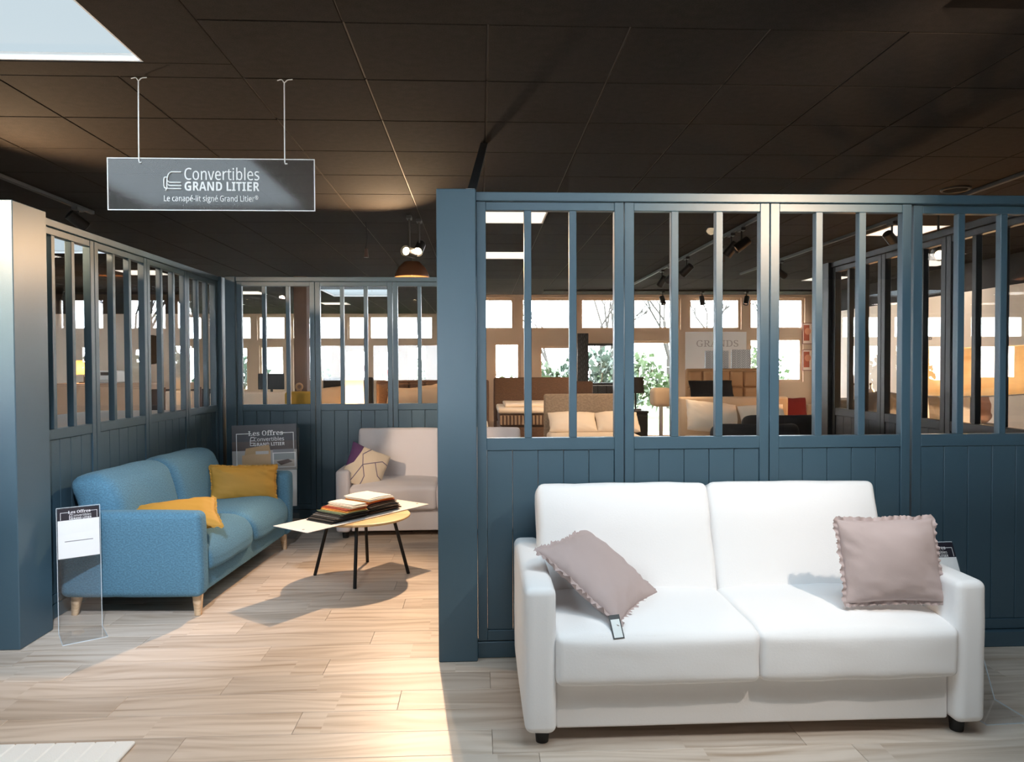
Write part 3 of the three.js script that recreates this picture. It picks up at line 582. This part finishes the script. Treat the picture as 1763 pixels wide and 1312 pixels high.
// ---------------------------------------------------------------- rug, ceiling fittings
{
  const t = thing('white_rug', 'corner of a white ribbed rug on the wooden floor', 'rug', [-2.35, 0, -2.02]);
  const bodies = []; for (let i = 0; i < 24; i++) bodies.push(moved(cbox(.079, .016, 1.97, .006), -.94 + i * .0796, .009, 0));
  part(t, 'ribs', mergeGeometries(bodies), std('#f3f2ef', .95, { bumpMap: rep(weave, 6), bumpScale: .002 }));
}
function spot(label, pos, target, k, cone, on = true, drop = .16, pen = .6, color = '#ffd6a8') {
  const t = thing('track_spotlight', label, 'spotlight', pos, 0, 'black ceiling spotlights');
  const dir = V(...target).sub(V(pos[0], pos[1] - drop, pos[2])).normalize(), q = new THREE.Quaternion().setFromUnitVectors(V(0, 0, 1), dir);
  part(t, 'mount', cbox(.05, .03, .12, .004), M.black, [0, -.016, 0]);
  part(t, 'arm', rod(V(0, -.02, 0), V(0, -drop, 0), .010), M.black);
  const head = part(t, 'head', (() => { const g = new THREE.LatheGeometry([[.0, -.09], [.042, -.09], [.046, -.085], [.05, .075], [.047, .078], [.044, .06], [0, .055]].map(p => new THREE.Vector2(...p)), 24); g.rotateX(Math.PI / 2); return g; })(), M.black, [0, -drop, 0]);
  head.quaternion.copy(q);
  const lens = part(head, 'lens', (() => { const g = new THREE.SphereGeometry(.041, 20, 8, 0, 6.2832, 0, 1.2); g.scale(1, .4, 1); g.rotateX(Math.PI / 2); g.translate(0, 0, .052); return g; })(), on ? M.bulb : std('#c9a58c', .3));
  if (on && k) {
    const l = new THREE.SpotLight(color, k, 0, cone, pen, 2), o = dir.clone().multiplyScalar(.085);
    l.position.set(o.x, -drop + o.y, o.z); l.target.position.set(o.x + dir.x, -drop + o.y + dir.y, o.z + dir.z); l.castShadow = true; l.shadow.radius = 2; t.add(l, l.target);
  }
  return t;
}
function track(label, a, b) { const t = thing('light_track', label, 'light track', [a[0], CEIL, a[1]]); const d = V(b[0] - a[0], 0, b[1] - a[1]), n = d.length(); const m = part(t, 'rail', cbox(n, .032, .034, .003), M.black, [d.x / 2, -.017, d.z / 2]); m.rotation.y = Math.atan2(-d.z, d.x); return t; }
track('black light track on the ceiling along the left partition', [-3.5, -4.6], [-3.5, -6.75]);
spot('lit spotlight on the left track, just outside the view', [-3.35, CEIL - .034, -4.75], [-1.6, 2.75, -4.4], 16, 1.2, true, .48, 1);
spot('unlit black spotlight at the end of the track over the left partition', [-3.47, CEIL - .034, -6.45], [-2.2, 1.5, -8], 0, .4, false, .12);
// booth spots: two lamps at the back of the booth, one over the floor, one toward the left partition
spot('lit spotlight above the beige sofa, right one of the pair', [-.58, CEIL, -7.06], [-1.25, 0, -3.3], 90, .68, true, .28, .85, '#ffd8b0');
spot('lit spotlight above the beige sofa, left one of the pair', [-.66, CEIL, -6.90], [-1.9, 2.66, -4.2], 17, 1.15, true, .34, 1);
{
  const t = thing('hanging_cable', 'thin dark cable with a small socket hanging from the booth ceiling', 'cable', [-1.115, CEIL, -7.2]);
  part(t, 'cord', tube([V(0, 0, 0), V(.006, -.05, 0), V(.012, -.16, 0), V(0, -.27, 0)], .006, 24, 6), M.blackMatt); part(t, 'socket', cyl(.016, .024, .085, 14), std('#3a2620', .4), [.004, -.305, 0]);
  const p = thing('pendant_lamp', 'brown dome pendant lamp with a bright rim behind the booth', 'lamp', [-.84, 0, -9.1]);
  part(p, 'shade', new THREE.LatheGeometry([[.03, .2], [.1, .19], [.17, .12], [.215, .02], [.22, 0], [.213, 0], [.205, .02], [.165, .11], [.1, .18], [.03, .19]].map(q => new THREE.Vector2(...q)), 32), std('#6b4a35', .5, { metalness: .3 }), [0, 2.66, 0]);
  part(p, 'cord', cyl(.005, .005, .12, 8), M.blackMatt, [0, 2.915, 0]); part(p, 'bulb', new THREE.SphereGeometry(.035, 14, 10), lit('#ffd9a8', 4), [0, 2.72, 0]);
  const l = new THREE.PointLight('#ffc98a', 3); l.position.set(0, 2.72, 0); l.castShadow = true; p.add(l);
  const d = thing('cable_duct', 'black cable duct from the ceiling down to the end post of the partition', 'cable duct', [0, 0, 0]);
  const a = V(.035, CEIL, -4.66), b = V(-.04, 2.47, -3.86), dl = a.distanceTo(b), g = new THREE.BoxGeometry(.045, dl, .02); g.applyQuaternion(new THREE.Quaternion().setFromUnitVectors(V(0, 1, 0), a.clone().sub(b).normalize())); part(d, 'duct', g, M.blackMatt, a.clone().add(b).multiplyScalar(.5).toArray());
  part(d, 'clip', cbox(.05, .012, .04, .002), M.white, [-.045, 2.474, -3.83]);
  const dn = thing('downlight', 'round black grille set in the ceiling above the right end of the partition', 'downlight', [3.86, CEIL, -5.72]);
  part(dn, 'ring', new THREE.TorusGeometry(.1, .012, 8, 32), M.black, [0, -.004, 0], [Math.PI / 2, 0, 0]); part(dn, 'grille', cyl(.1, .1, .006, 28), M.blackMatt, [0, .001, 0]);
  for (let i = -2; i <= 2; i++) part(dn, 'slat', cbox(.18 - Math.abs(i) * .025, .006, .008, .002), M.tileDark, [0, -.006, i * .032]);
}
// spotlights on the camera's side of the partition
track('black light track before the left post, out of view', [-3.35, -1.8], [-3.35, -3.2]);
spot('lit spotlight before the left post, out of view', [-3.35, CEIL - .034, -2.5], [-2.8, 2.15, -4.05], 50, .42, true, .2, 1, '#ffe0bd');
spot('lit cool white spotlight above the aisle, out of view', [-1.15, CEIL, -1.75], [-2.0, .42, -4.45], 36, .36, true, .2, 1, '#eaf2ff');
track('black light track over the white sofa, out of view', [1.2, -1.5], [3.4, -1.5]);
spot('lit spotlight mirrored in the third glazed panel, aimed at the partition', [2.45, CEIL - .034, -1.5], [1.6, 2.5, -3.81], 40, .40, true, .2, 1, '#ffe0c0');
spot('lit spotlight over the white sofa, aimed at its back cushions', [2.0, CEIL - .034, -1.5], [1.15, .75, -3.5], 13, .5, true, .2, 1, '#fff0e0');
// tracks and lamps behind the main partition
track('black light track running back over the bed displays', [2.66, -6.6], [2.66, -13.2]);
track('black light track along the far windows', [1.2, -13.5], [6.4, -13.5]);
track('black light track over the black side partition', [4.02, -4.4], [4.02, -11]);
const offSpots = [[2.66, -10.0, [1.2, 1, -11], 'unlit spotlight on the long track, front one of the close pair'], [2.66, -10.45, [1.4, .6, -11.5], 'unlit spotlight on the long track, rear one of the close pair'], [2.66, -7.25, [1.6, 2.0, -7.3], 'unlit spotlight nearest on the long track, turned left'], [2.66, -7.9, [3.2, 1, -9], 'unlit spotlight just behind the nearest one on the long track'], [3.45, -13.5, [3.8, 1.2, -13], 'left spotlight of three before the far windows'], [4.2, -13.5, [4.4, 1, -13.2], 'middle spotlight of three before the far windows'], [5.05, -13.5, [4.6, 1.2, -13], 'right spotlight of three before the far windows'], [4.02, -6.9, [5.4, 1.6, -7.4], 'unlit spotlight over the black side partition']];
for (const [x, z, tg, lb] of offSpots) spot(lb, [x, CEIL - .034, z], tg, 0, .4, false, .17);
spot('glaring lit spotlight seen through the rightmost panel', [3.9, CEIL - .034, -6.0], [2.6, 1.6, -3.0], 6, .5, true, .45, 1);
spot('lit spotlight washing the framed prints wall', [4.02, CEIL - .034, -9.5], [6.8, 1.4, -11], 14, .7, true, .17, .9);
spot('lit spotlight over the taupe bed', [2.66, CEIL - .034, -7.55], [1.2, .6, -8.6], 15, .7, true, .17, .9);
spot('lit spotlight over the bed at the far windows', [2.66, CEIL - .034, -9.2], [1.0, .8, -11.2], 20, .8, true, .17, .9);

// ---------------------------------------------------------------- bed displays behind the partitions
const cream = phys('#e6d8c6', .9, { sheen: .2 }), taupe = std('#ffffff', .95, { map: rep(fabricTone([140, 124, 106], .2), 2), bumpMap: rep(weave, 4), bumpScale: .001 });
const brownF = std('#ffffff', .95, { map: rep(fabricTone([98, 76, 62], .2), 2), bumpMap: rep(weave, 4), bumpScale: .001 }), darkF = std('#1c1d20', .9, { bumpMap: rep(weave, 4), bumpScale: .001 });
const beigeF = std('#c9b49a', .92, { bumpMap: rep(weave, 4), bumpScale: .001 });
function bed(label, x0, x1, dHead, len, mattTop, headH, o) {
  const w = x1 - x0, t = thing('bed', label, 'bed', [(x0 + x1) / 2, 0, -dHead], 0, 'display beds');
  part(t, 'headboard', soft(w + .04, headH - .05, .1, .03, [0, 0, .006], null, 6, .002), o.head, [0, (headH - .05) / 2 + .05, .05]);
  if (o.tufts) for (let i = 0; i < o.tufts[0]; i++) for (let j = 0; j < o.tufts[1]; j++) { const tw = w / o.tufts[0], th = (headH - .55) / o.tufts[1]; part(t, 'tuft', soft(tw - .004, th - .004, .07, .03, [0, 0, .02], null, 3, .006, i * 3 + j), o.head, [-w / 2 + tw * (i + .5), .52 + th * (j + .5), .115]); }
  const y = mattTop;
  part(t, 'mattress', soft(w, .24, len - .12, .05, [0, .008, 0], null, 6, .003), o.matt, [0, y - .12, .12 + (len - .12) / 2]);
  part(t, 'base', soft(w - .01, y - .36, len - .14, .02), o.base || o.head, [0, .11 + (y - .36) / 2, .12 + (len - .12) / 2]);
  for (const sx of [-1, 1]) for (const sz of [.25, len - .15]) part(t, 'leg', cyl(.025, .018, .11, 12), M.legWood, [sx * (w / 2 - .1), .055, sz]);
  return t;
}
const sham = (label, p, w, h, t, mat, rot, sd) => { const g = thing('bed_pillow', label, 'pillow', p.toArray()); g.rotation.set(...rot, 'YXZ'); part(g, 'cover', pillow(w, h, t, sd, 18, .05), mat); };
bed('taupe bed with cream mattress and two pillows seen through the first panel', .77, 1.76, 8.5, 1.9, .79, 1.22, { head: taupe, matt: cream });
sham('left cream pillow on the taupe bed', V(1.06, .90, -8.25), .56, .32, .17, cream, [-.9, 0, 0], 1.2); sham('right cream pillow on the taupe bed', V(1.58, .90, -8.25), .5, .32, .17, cream, [-.9, 0, 0], 4.2);
// cutaway display mattress bed
{
  const t = thing('display_bed', 'brown display bed with ribbed mattress side seen through the first pane', 'bed', [.82, 0, -10.6], 0, 'display beds');
  part(t, 'headboard', soft(1.25, 1.34, .12, .04, [0, 0, .01], null, 6, .006), brownF, [.02, .70, -.75]);
  part(t, 'base', soft(1.12, .42, 1.3, .03), brownF, [0, .50, 0]);
  part(t, 'mattress', soft(1.1, .17, 1.3, .03), std('#6d5748', .9), [0, .80, 0]);
  for (let i = 0; i < 22; i++) part(t, 'rib', soft(.03, .13, .02, .009, [0, 0, 0], null, 2, 0), std('#a08a76', .9), [-.53 + i * .05, .80, .655]);
  part(t, 'topper', soft(1.14, .07, 1.34, .03, [0, .01, .01], null, 8, .01), cream, [0, .925, 0]); part(t, 'quilt', soft(1.0, .05, 1.0, .024, [0, .01, 0], null, 8, .016), cream, [.03, .985, -.08]);
  for (const s of [-1, 1]) part(t, 'foot', cyl(.03, .03, .29, 10), M.black, [s * .5, .145, .5]);
}
bed('dark brown headboard bed below the far windows', .95, 1.95, 12.6, 1.1, .75, 1.28, { head: brownF, matt: cream });
bed('beige bed with leaning pillows seen through the second panel', 2.24, 3.44, 8.05, 1.3, .78, 1.195, { head: beigeF, matt: cream });
sham('large cream pillow leaning on the beige bed', at(1226, 718, 7.75), .58, .36, .2, phys('#efe4d3', .9), [-.5, .1, -.12], 7.1); sham('cream pillow lying right on the beige bed', at(1312, 716, 7.75), .5, .26, .16, phys('#efe4d3', .9), [-.5, -.1, .05], 8.6);
bed('tan bed with a puffy tufted headboard behind the beige bed', 3.0, 4.2, 10.4, 1.8, .8, 1.50, { head: std('#b8926a', .85), matt: cream, tufts: [6, 4] });
sham('dark patterned cushion on the tan tufted bed', at(1225, 672, 10.0), .62, .3, .16, darkF, [-.4, 0, 0], 3.8);
bed('white bed beside the red cushion seen through the third panel', 4.55, 5.9, 9.9, 1.7, .82, 1.0, { head: beigeF, matt: cream });
sham('dark red cushion beside the white bed', at(1366, 708, 9.0), .34, .36, .18, std('#7d2320', .9), [-.3, -.1, 0], 6.5);
// leaf printed screens
const leafPrint = (bg, fg, sd) => canvasTex(256, 256, (c, w, h) => { c.fillStyle = bg; c.fillRect(0, 0, w, h); c.strokeStyle = fg; c.lineCap = 'round'; for (let k = 0; k < 4; k++) { const x = 32 + k * 64; for (let j = -1; j < 14; j++) { c.lineWidth = 7; const y = j * 22 + (k * 13 + sd) % 22; c.beginPath(); c.moveTo(x, y + 20); c.quadraticCurveTo(x + 14, y + 6, x + 27, y - 8); c.moveTo(x, y + 20); c.quadraticCurveTo(x - 14, y + 6, x - 27, y - 8); c.stroke(); } } });
const leafA = std('#ffffff', .9, { map: leafPrint('#1b1a1c', '#e8e6e2', 3) }), leafB = std('#ffffff', .9, { map: leafPrint('#c9ced2', '#8a9299', 9) }), leafC = std('#ffffff', .9, { map: leafPrint('#141415', '#5b5d60', 5) });
function board(name, label, cat, px0, py0, px1, py1, d, faceMat, edge = M.black, th = .03) {
  const a = at(px0, py0, d), b = at(px1, py1, d), t = thing(name, label, cat, [(a.x + b.x) / 2, Math.min(a.y, b.y), -d]);
  const w = Math.abs(b.x - a.x), h = Math.abs(a.y - b.y);
  const g = new THREE.BoxGeometry(w, h, th); part(t, 'face', g, [edge, edge, edge, edge, faceMat, edge], [0, h / 2, 0]);
  for (const s of [-1, 1]) part(t, 'foot', cbox(.05, Math.max(.02, t.position.y), .05, .004), M.black, [s * (w / 2 - .04), -t.position.y / 2, 0]);
  return t;
}
board('printed_screen', 'narrow black screen with grey leaf print left of the black framed window', 'screen', 994, 574, 1013, 684, 13.3, leafC);
board('printed_screen', 'low black leaf print board below the black framed window', 'screen', 1014, 664, 1074, 690, 13.3, leafC);
board('printed_screen', 'black and white leaf print board right of the dark cushion', 'screen', 1268, 646, 1310, 690, 11.0, leafA);
board('printed_screen', 'pale grey leaf print screen in front of the poster', 'screen', 1214, 604, 1254, 640, 12.2, leafB);
board('printed_screen', 'grey leaf print screen beside the right window', 'screen', 1259, 602, 1292, 648, 12.6, leafB);
{
  const p = at(1233, 607, 14.47), t = thing('poster', 'white poster with grey capital letters on the far window wall', 'poster', [p.x, p.y, -14.49]);
  part(t, 'sheet', cbox(1.26, .84, .012, .002), std('#eceae8', .7));
  part(t, 'lettering', text('GRANDS', .13, serif, .86), std('#b9b2b0', .7), [-.40, .12, .007]);
}
for (const [y, lb] of [[574, 'upper framed red print on the wall beside the far window'], [620, 'lower framed red print on the wall beside the far window']]) {
  const p = at(1392, y, 14.45), t = thing('framed_print', lb, 'picture', [p.x, p.y, -14.50], 0, 'framed prints'); const art = canvasTex(64, 128, (c, w, h) => { c.fillStyle = '#e7d6c6'; c.fillRect(0, 0, w, h); c.fillStyle = '#a8543a'; c.fillRect(6, 10, 40, 100); c.fillStyle = '#cf8a6a'; c.beginPath(); c.arc(34, 50, 22, 0, 7); c.fill(); });
  for (const s of [-1, 1]) { part(t, 'frame', cbox(.012, .42, .02, .002), std('#7a4030', .6), [s * .1, 0, 0]); part(t, 'frame', cbox(.212, .012, .02, .002), std('#7a4030', .6), [0, s * .21, 0]); }
  part(t, 'print', new THREE.BoxGeometry(.19, .41, .004), std('#ffffff', .8, { map: art }));
}
// lamps
function tableLamp(name, label, base, h, sr, sh, shadeMat, on, bodyMat = M.black) {
  const t = thing(name, label, 'lamp', base);
  part(t, 'base', cyl(.07, .08, .02, 20), bodyMat, [0, .01, 0]); part(t, 'stem', cyl(.01, .01, h - sh, 10), bodyMat, [0, (h - sh) / 2, 0]);
  part(t, 'shade', new THREE.CylinderGeometry(sr * .92, sr, sh, 32, 1, true), shadeMat, [0, h - sh / 2, 0]);
  part(t, 'bulb', new THREE.SphereGeometry(.03, 12, 8), on ? lit('#ffd9a0', 6) : M.white, [0, h - sh * .55, 0]);
  if (on) { const l = new THREE.PointLight('#ffcf94', on); l.position.set(0, h - sh * .55, 0); l.castShadow = true; t.add(l); }
  return t;
}
const shadeW = phys('#efe2cc', .95, { transmission: .5, thickness: 0 }), shadeO = phys('#d59a5c', .95, { transmission: .4, thickness: 0 });
const shadeWood = phys('#ffffff', .7, { map: rep(woodTex(6.6, [240, 222, 184], [222, 190, 140], 256, 128), 1), transmission: .25, thickness: 0 });
function cabinet(label, name, x0, x1, h, d0, d1, mat) { const t = thing(name, label, 'cabinet', [(x0 + x1) / 2, 0, -(d0 + d1) / 2]); const w = x1 - x0, D = d1 - d0; part(t, 'body', cbox(w, h - .03, D, .004), mat, [0, (h - .03) / 2, 0]); part(t, 'top', cbox(w + .02, .03, D + .02, .004), mat, [0, h - .015, 0]); for (const s of [-1, 1]) { const dr = part(t, 'door', cbox(w / 2 - .01, h - .1, .018, .003), mat, [s * w / 4, (h - .03) / 2, D / 2 + .009]); part(dr, 'handle', cbox(.012, .1, .016, .003), M.steel, [-s * (w / 4 - .05), .1, .016]); } return t; }
cabinet('black night table left of the tall window', 'night_table', 1.86, 2.1, .98, 8.95, 9.3, M.black);
tableLamp('table_lamp', 'black cone shade lamp at the left edge of the tall window', [1.98, .98, -9.12], .42, .11, .2, M.blackMatt, 0);
{
  const t = thing('cream_stool', 'cream upholstered stool before the tall window', 'stool', [at(1138, 675, 10.6).x, 0, -10.6]); part(t, 'seat', soft(.27, .26, .3, .05, [.01, .01, .01], null, 5), beigeF, [0, 1.08, 0]); part(t, 'post', cyl(.03, .03, .93, 14), M.steel, [0, .485, 0]); part(t, 'base', cyl(.18, .2, .03, 24), M.steel, [0, .015, 0]);
}
function chair(label, x, z, turn, mat) {
  const t = thing('armchair', label, 'armchair', [x, 0, z], turn, 'dark armchairs behind the partition');
  part(t, 'seat', soft(.62, .2, .58, .06, [0, .02, .01]), mat, [0, .42, 0]);
  part(t, 'backrest', soft(.66, .74, .14, .06, [0, .01, .02], (f) => { f[2] += .16 * (f[0] / .33) ** 2; return f; }), mat, [0, .74, -.3]);
  for (const s of [-1, 1]) { part(t, 'armrest', soft(.1, .26, .5, .04), mat, [s * .33, .55, 0]); for (const q of [-1, 1]) part(t, 'leg', cyl(.018, .012, .33, 10), M.black, [s * .24, .165, q * .2]); }
}
chair('dark grey armchair with rounded back seen above the white sofa, left one', 2.05, -5.45, Math.PI, darkF); chair('dark grey armchair with rounded back seen above the white sofa, right one', 2.62, -6.35, Math.PI, darkF);

// side booth on the right
cabinet('black sideboard behind the black side partition', 'sideboard', 3.52, 4.6, 1.2, 7.0, 7.45, M.black);
{
  const t = thing('table_lantern', 'small glowing table lamp on the black sideboard', 'lamp', [at(1522, 690, 7.2).x, 1.2, -7.2]); part(t, 'body', cyl(.035, .045, .08, 16), std('#d9c7a0', .4), [0, .04, 0]); part(t, 'bulb', new THREE.SphereGeometry(.04, 16, 12), M.bulb, [0, .115, 0]); const l = new THREE.PointLight('#ffb46a', 3); l.position.set(0, .115, 0); l.castShadow = true; t.add(l);
  for (const [px, lb] of [[1471, 'small white bottle on the black sideboard, left one'], [1499, 'small white bottle on the black sideboard, right one']]) { const b = thing('bottle', lb, 'bottle', [at(px, 690, 7.2).x, 1.2, -7.2], 0, 'bottles on the sideboard'); part(b, 'body', new THREE.LatheGeometry([[0, 0], [.036, 0], [.038, .07], [.03, .09], [.012, .11], [.012, .14], [0, .14]].map(q => new THREE.Vector2(...q)), 20), std('#efe7df', .3)); part(b, 'stopper', new THREE.SphereGeometry(.014, 10, 8), std('#8b6f58', .5), [0, .148, 0]); }
  const lw = thing('wall_lettering', 'dark serif letters on the cream wall seen through the right panel', 'sign', [6.786, 2.06, -10.62], -Math.PI / 2);
  part(lw, 'lettering', text('TRECA', .17, serif, .74, .004), std('#4a3f34', .6), [-.45, 0, 0]); part(lw, 'lettering', text('PARIS', .06, font, .25, .004), std('#4a3f34', .6), [-.2, -.14, 0]);
}
{
  const t = thing('drum_lamp', 'large light wood drum lampshade seen through the rightmost panel', 'lamp', [3.86, 0, -5.5]); 
  part(t, 'base', cyl(.2, .22, .03, 28), M.black, [0, .015, 0]); part(t, 'stem', cyl(.014, .014, 1.4, 12), M.black, [0, .72, 0]);
  part(t, 'shade', new THREE.CylinderGeometry(.375, .375, .36, 48, 1, true), shadeWood, [0, 1.50, 0], [0, 0, .045]); part(t, 'shade_ring', new THREE.TorusGeometry(.375, .005, 6, 48), M.white, [0, 1.32, 0], [Math.PI / 2, .045, 0]); part(t, 'bulb', new THREE.SphereGeometry(.035, 14, 10), lit('#ffd9a8', 6), [0, 1.48, 0]);
  const l = new THREE.PointLight('#ffd2a0', 2.2); l.position.set(0, 1.48, 0); l.castShadow = true; t.add(l);
  const tb = thing('display_table', 'dark display table behind the rightmost panel', 'table', [3.95, 0, -6.35]); part(tb, 'top', cbox(1.3, .04, .5, .004), M.black, [0, 1.0, 0]); for (const sx of [-1, 1]) for (const sz of [-1, 1]) part(tb, 'leg', cbox(.05, .98, .05, .004), M.black, [sx * .6, .49, sz * .2]);
  const greyC = std('#8d8681', .95, { bumpMap: rep(weave, 5), bumpScale: .001 });
  for (const [x, w, h, lb, m] of [[3.62, .3, .26, 'crumpled grey folded cover on the display table, left one', greyC], [4.02, .26, .22, 'grey folded cover on the display table, middle one', greyC], [4.38, .3, .24, 'pinkish folded cover on the display table, right one', std('#c9a497', .95)]]) { const s = thing('folded_cover', lb, 'textile', [x, 1.02, -6.35], .1, 'folded covers'); part(s, 'cloth', soft(w, h, .3, .05, [.02, .02, .02], (f) => { const k = nz(f[0] * 9 + x, f[1] * 9, f[2] * 9) * .035; return [f[0] + k, f[1] + k * .6, f[2] + k]; }, 9, .01, x), m, [0, h / 2, 0]); }
  for (const [x, lb] of [[3.84, 'white card before the grey covers, left one'], [4.3, 'white card before the grey covers, right one']]) { const c = thing('price_card', lb, 'card', [x, 1.02, -6.14], 0, 'price cards'); part(c, 'card', cbox(.16, .24, .006, .001), M.white, [0, .13, 0], [-.12, 0, 0]); part(c, 'foot', cbox(.16, .008, .06, .001), M.acrylicEdge, [0, .004, .02]); }
  const st = thing('tan_stool', 'tan leather stool at the right edge behind the glass', 'stool', [3.55, 0, -4.75]); part(st, 'seat', soft(.4, .34, .36, .06, [.01, .02, .01]), std('#a5794d', .6), [0, .9, 0]); for (const sx of [-1, 1]) for (const sz of [-1, 1]) part(st, 'leg', cyl(.015, .012, .74, 10), M.black, [sx * .15, .37, sz * .13]);
}

// ---------------------------------------------------------------- seen through the booth's far partition
bed('cream upholstered bed seen through the left panel of the booth', -3.4, -2.36, 9.4, 1.2, .75, 1.23, { head: phys('#e7d3bd', .9), matt: cream });
{
  const t = thing('ochre_headboard', 'ochre upholstered bench with a ring ornament seen through the booth', 'bench', [at(515, 680, 8.6).x, 0, -8.6]); part(t, 'backrest', soft(.32, .4, .12, .04), phys('#c19a3c', .85, { sheen: .5 }), [0, 1.06, 0]); part(t, 'seat', soft(.32, .14, .4, .04), phys('#c19a3c', .85), [0, .8, .15]); for (const s of [-1, 1]) part(t, 'leg', cbox(.04, .74, .3, .004), M.legWood, [s * .12, .37, .12]);
  const o = thing('ring_ornament', 'small ring ornament standing on the ochre bench back', 'ornament', [at(515, 660, 8.6).x, 1.27, -8.6]); part(o, 'ring', new THREE.TorusGeometry(.035, .012, 10, 24), std('#c9a27a', .4), [0, .045, 0]); part(o, 'foot', cyl(.02, .03, .02, 14), std('#c9a27a', .4), [0, .008, 0]);
  const c = thing('brown_column', 'dark brown square column standing behind the booth', 'column', [at(520, 600, 11.5).x, 0, -11.5]); part(c, 'shaft', cbox(.2, 2.96, .2, .006), std('#6b5648', .7), [0, 1.48, 0]); part(c, 'plinth', cbox(.24, .12, .24, .006), std('#4b3c32', .7), [0, .06, 0]);
  const s = thing('black_screen', 'black television on a stand seen through the booth', 'television', [at(467, 652, 12).x, 0, -12]); part(s, 'panel', cbox(.42, .26, .03, .006), M.black, [0, 1.31, 0]); part(s, 'stand', cyl(.02, .02, 1.2, 10), M.black, [0, .6, -.02]); part(s, 'base', cyl(.16, .18, .02, 24), M.black, [0, .01, 0]);
  const f = tableLamp('floor_lamp', 'tall cream drum floor lamp glowing behind the booth', [at(610, 670, 9.2).x, 0, -9.2], 1.42, .125, .46, shadeW, 1.6);
}
bed('black headboard bed seen through the middle panel of the booth', -2.15, -1.5, 10.2, 1.5, .8, 1.40, { head: darkF, matt: cream });
sham('beige pillow on the black headboard bed', at(563, 684, 9.9), .42, .3, .14, beigeF, [-.5, .2, .1], 2.9);
bed('brown tufted headboard bed seen through the right panel of the booth', -1.32, .1, 9.5, 1.5, .86, 1.37, { head: brownF, matt: cream, tufts: [7, 2] });
sham('light pillow on the brown tufted bed, left one', at(705, 684, 9.2), .58, .28, .16, beigeF, [-.7, 0, 0], 5.9); sham('light pillow on the brown tufted bed, right one', at(746, 682, 9.15), .46, .34, .16, beigeF, [-.5, -.3, .2], 8.9);
// ---------------------------------------------------------------- seen through the left partition
cabinet('long white low cabinet behind the left partition', 'white_cabinet', -3.75, -2.95, 1.13, 4.75, 7.2, std('#cbbcae', .6));
cabinet('pale wood cabinet under the orange lamp behind the left partition', 'wood_cabinet', -6.75, -5.3, 1.3, 11.6, 12.1, std('#b99a80', .6));
tableLamp('table_lamp', 'orange drum shade lamp on the pale wood cabinet', [at(145, 634, 11.8).x, 1.3, -11.8], .36, .12, .22, shadeO, 2);
{
  const m = thing('wall_mirror', 'dark round-ended mirror on the beige office wall', 'mirror', [at(260, 602, 13.95).x, at(260, 602, 13.95).y, -13.985]);
  const sh = new THREE.Shape(); const mw = .17, mh = .27; sh.moveTo(-mw, -mh + .14); sh.quadraticCurveTo(-mw, -mh, 0, -mh); sh.quadraticCurveTo(mw, -mh, mw, -mh + .14); sh.lineTo(mw, mh - .14); sh.quadraticCurveTo(mw, mh, 0, mh); sh.quadraticCurveTo(-mw, mh, -mw, mh - .14);
  part(m, 'mirror_glass', new THREE.ExtrudeGeometry(sh, { depth: .01, bevelEnabled: false, curveSegments: 10 }), std('#3c3a38', .05, { metalness: 1 })); part(m, 'rim', new THREE.TubeGeometry(new THREE.CatmullRomCurve3(sh.getPoints(10).map(p => V(p.x, p.y, .008)), true), 60, .008, 6), M.black);
  const pr = thing('printer', 'white office printer on the pale wood cabinet', 'printer', [at(190, 648, 11.8).x, 1.3, -11.8]); part(pr, 'body', cbox(.34, .2, .3, .02), std('#d9d9d6', .5), [0, .1, 0]); part(pr, 'panel', cbox(.2, .05, .02, .004), M.black, [.03, .15, .155]); part(pr, 'tray', cbox(.24, .015, .16, .004), std('#cfcfcc', .5), [0, .06, .2]);
  const dk = thing('office_desk', 'white office desk behind the left partition', 'desk', [-4.15, 0, -11.35]); part(dk, 'top', cbox(1.5, .03, .7, .004), M.white, [0, .98, 0]); for (const sx of [-1, 1]) part(dk, 'leg', cbox(.04, .965, .6, .004), M.white, [sx * .7, .482, 0]);
  for (const [px, d, lb] of [[283, 10.6, 'wooden framed chair at the office desk, left one'], [312, 9.7, 'wooden framed chair at the office desk, middle one'], [352, 10.6, 'wooden framed chair at the office desk, right one']]) { const c = thing('office_chair', lb, 'chair', [at(px, 680, d).x, 0, -d], .3, 'office chairs'); part(c, 'backrest', soft(.42, .42, .05, .02), std(px === 312 ? '#cdb8a4' : '#3a302b', .8), [0, 1.02, -.2]); part(c, 'seat', soft(.44, .07, .42, .03), std('#3a302b', .8), [0, .62, 0]); for (const sx of [-1, 1]) { part(c, 'back_post', cbox(.03, 1.28, .03, .004), std('#5b3c2a', .5), [sx * .22, .64, -.21]); part(c, 'leg', cbox(.03, .6, .03, .004), std('#5b3c2a', .5), [sx * .2, .3, .18]); } }
}
renderer.render(scene, camera);
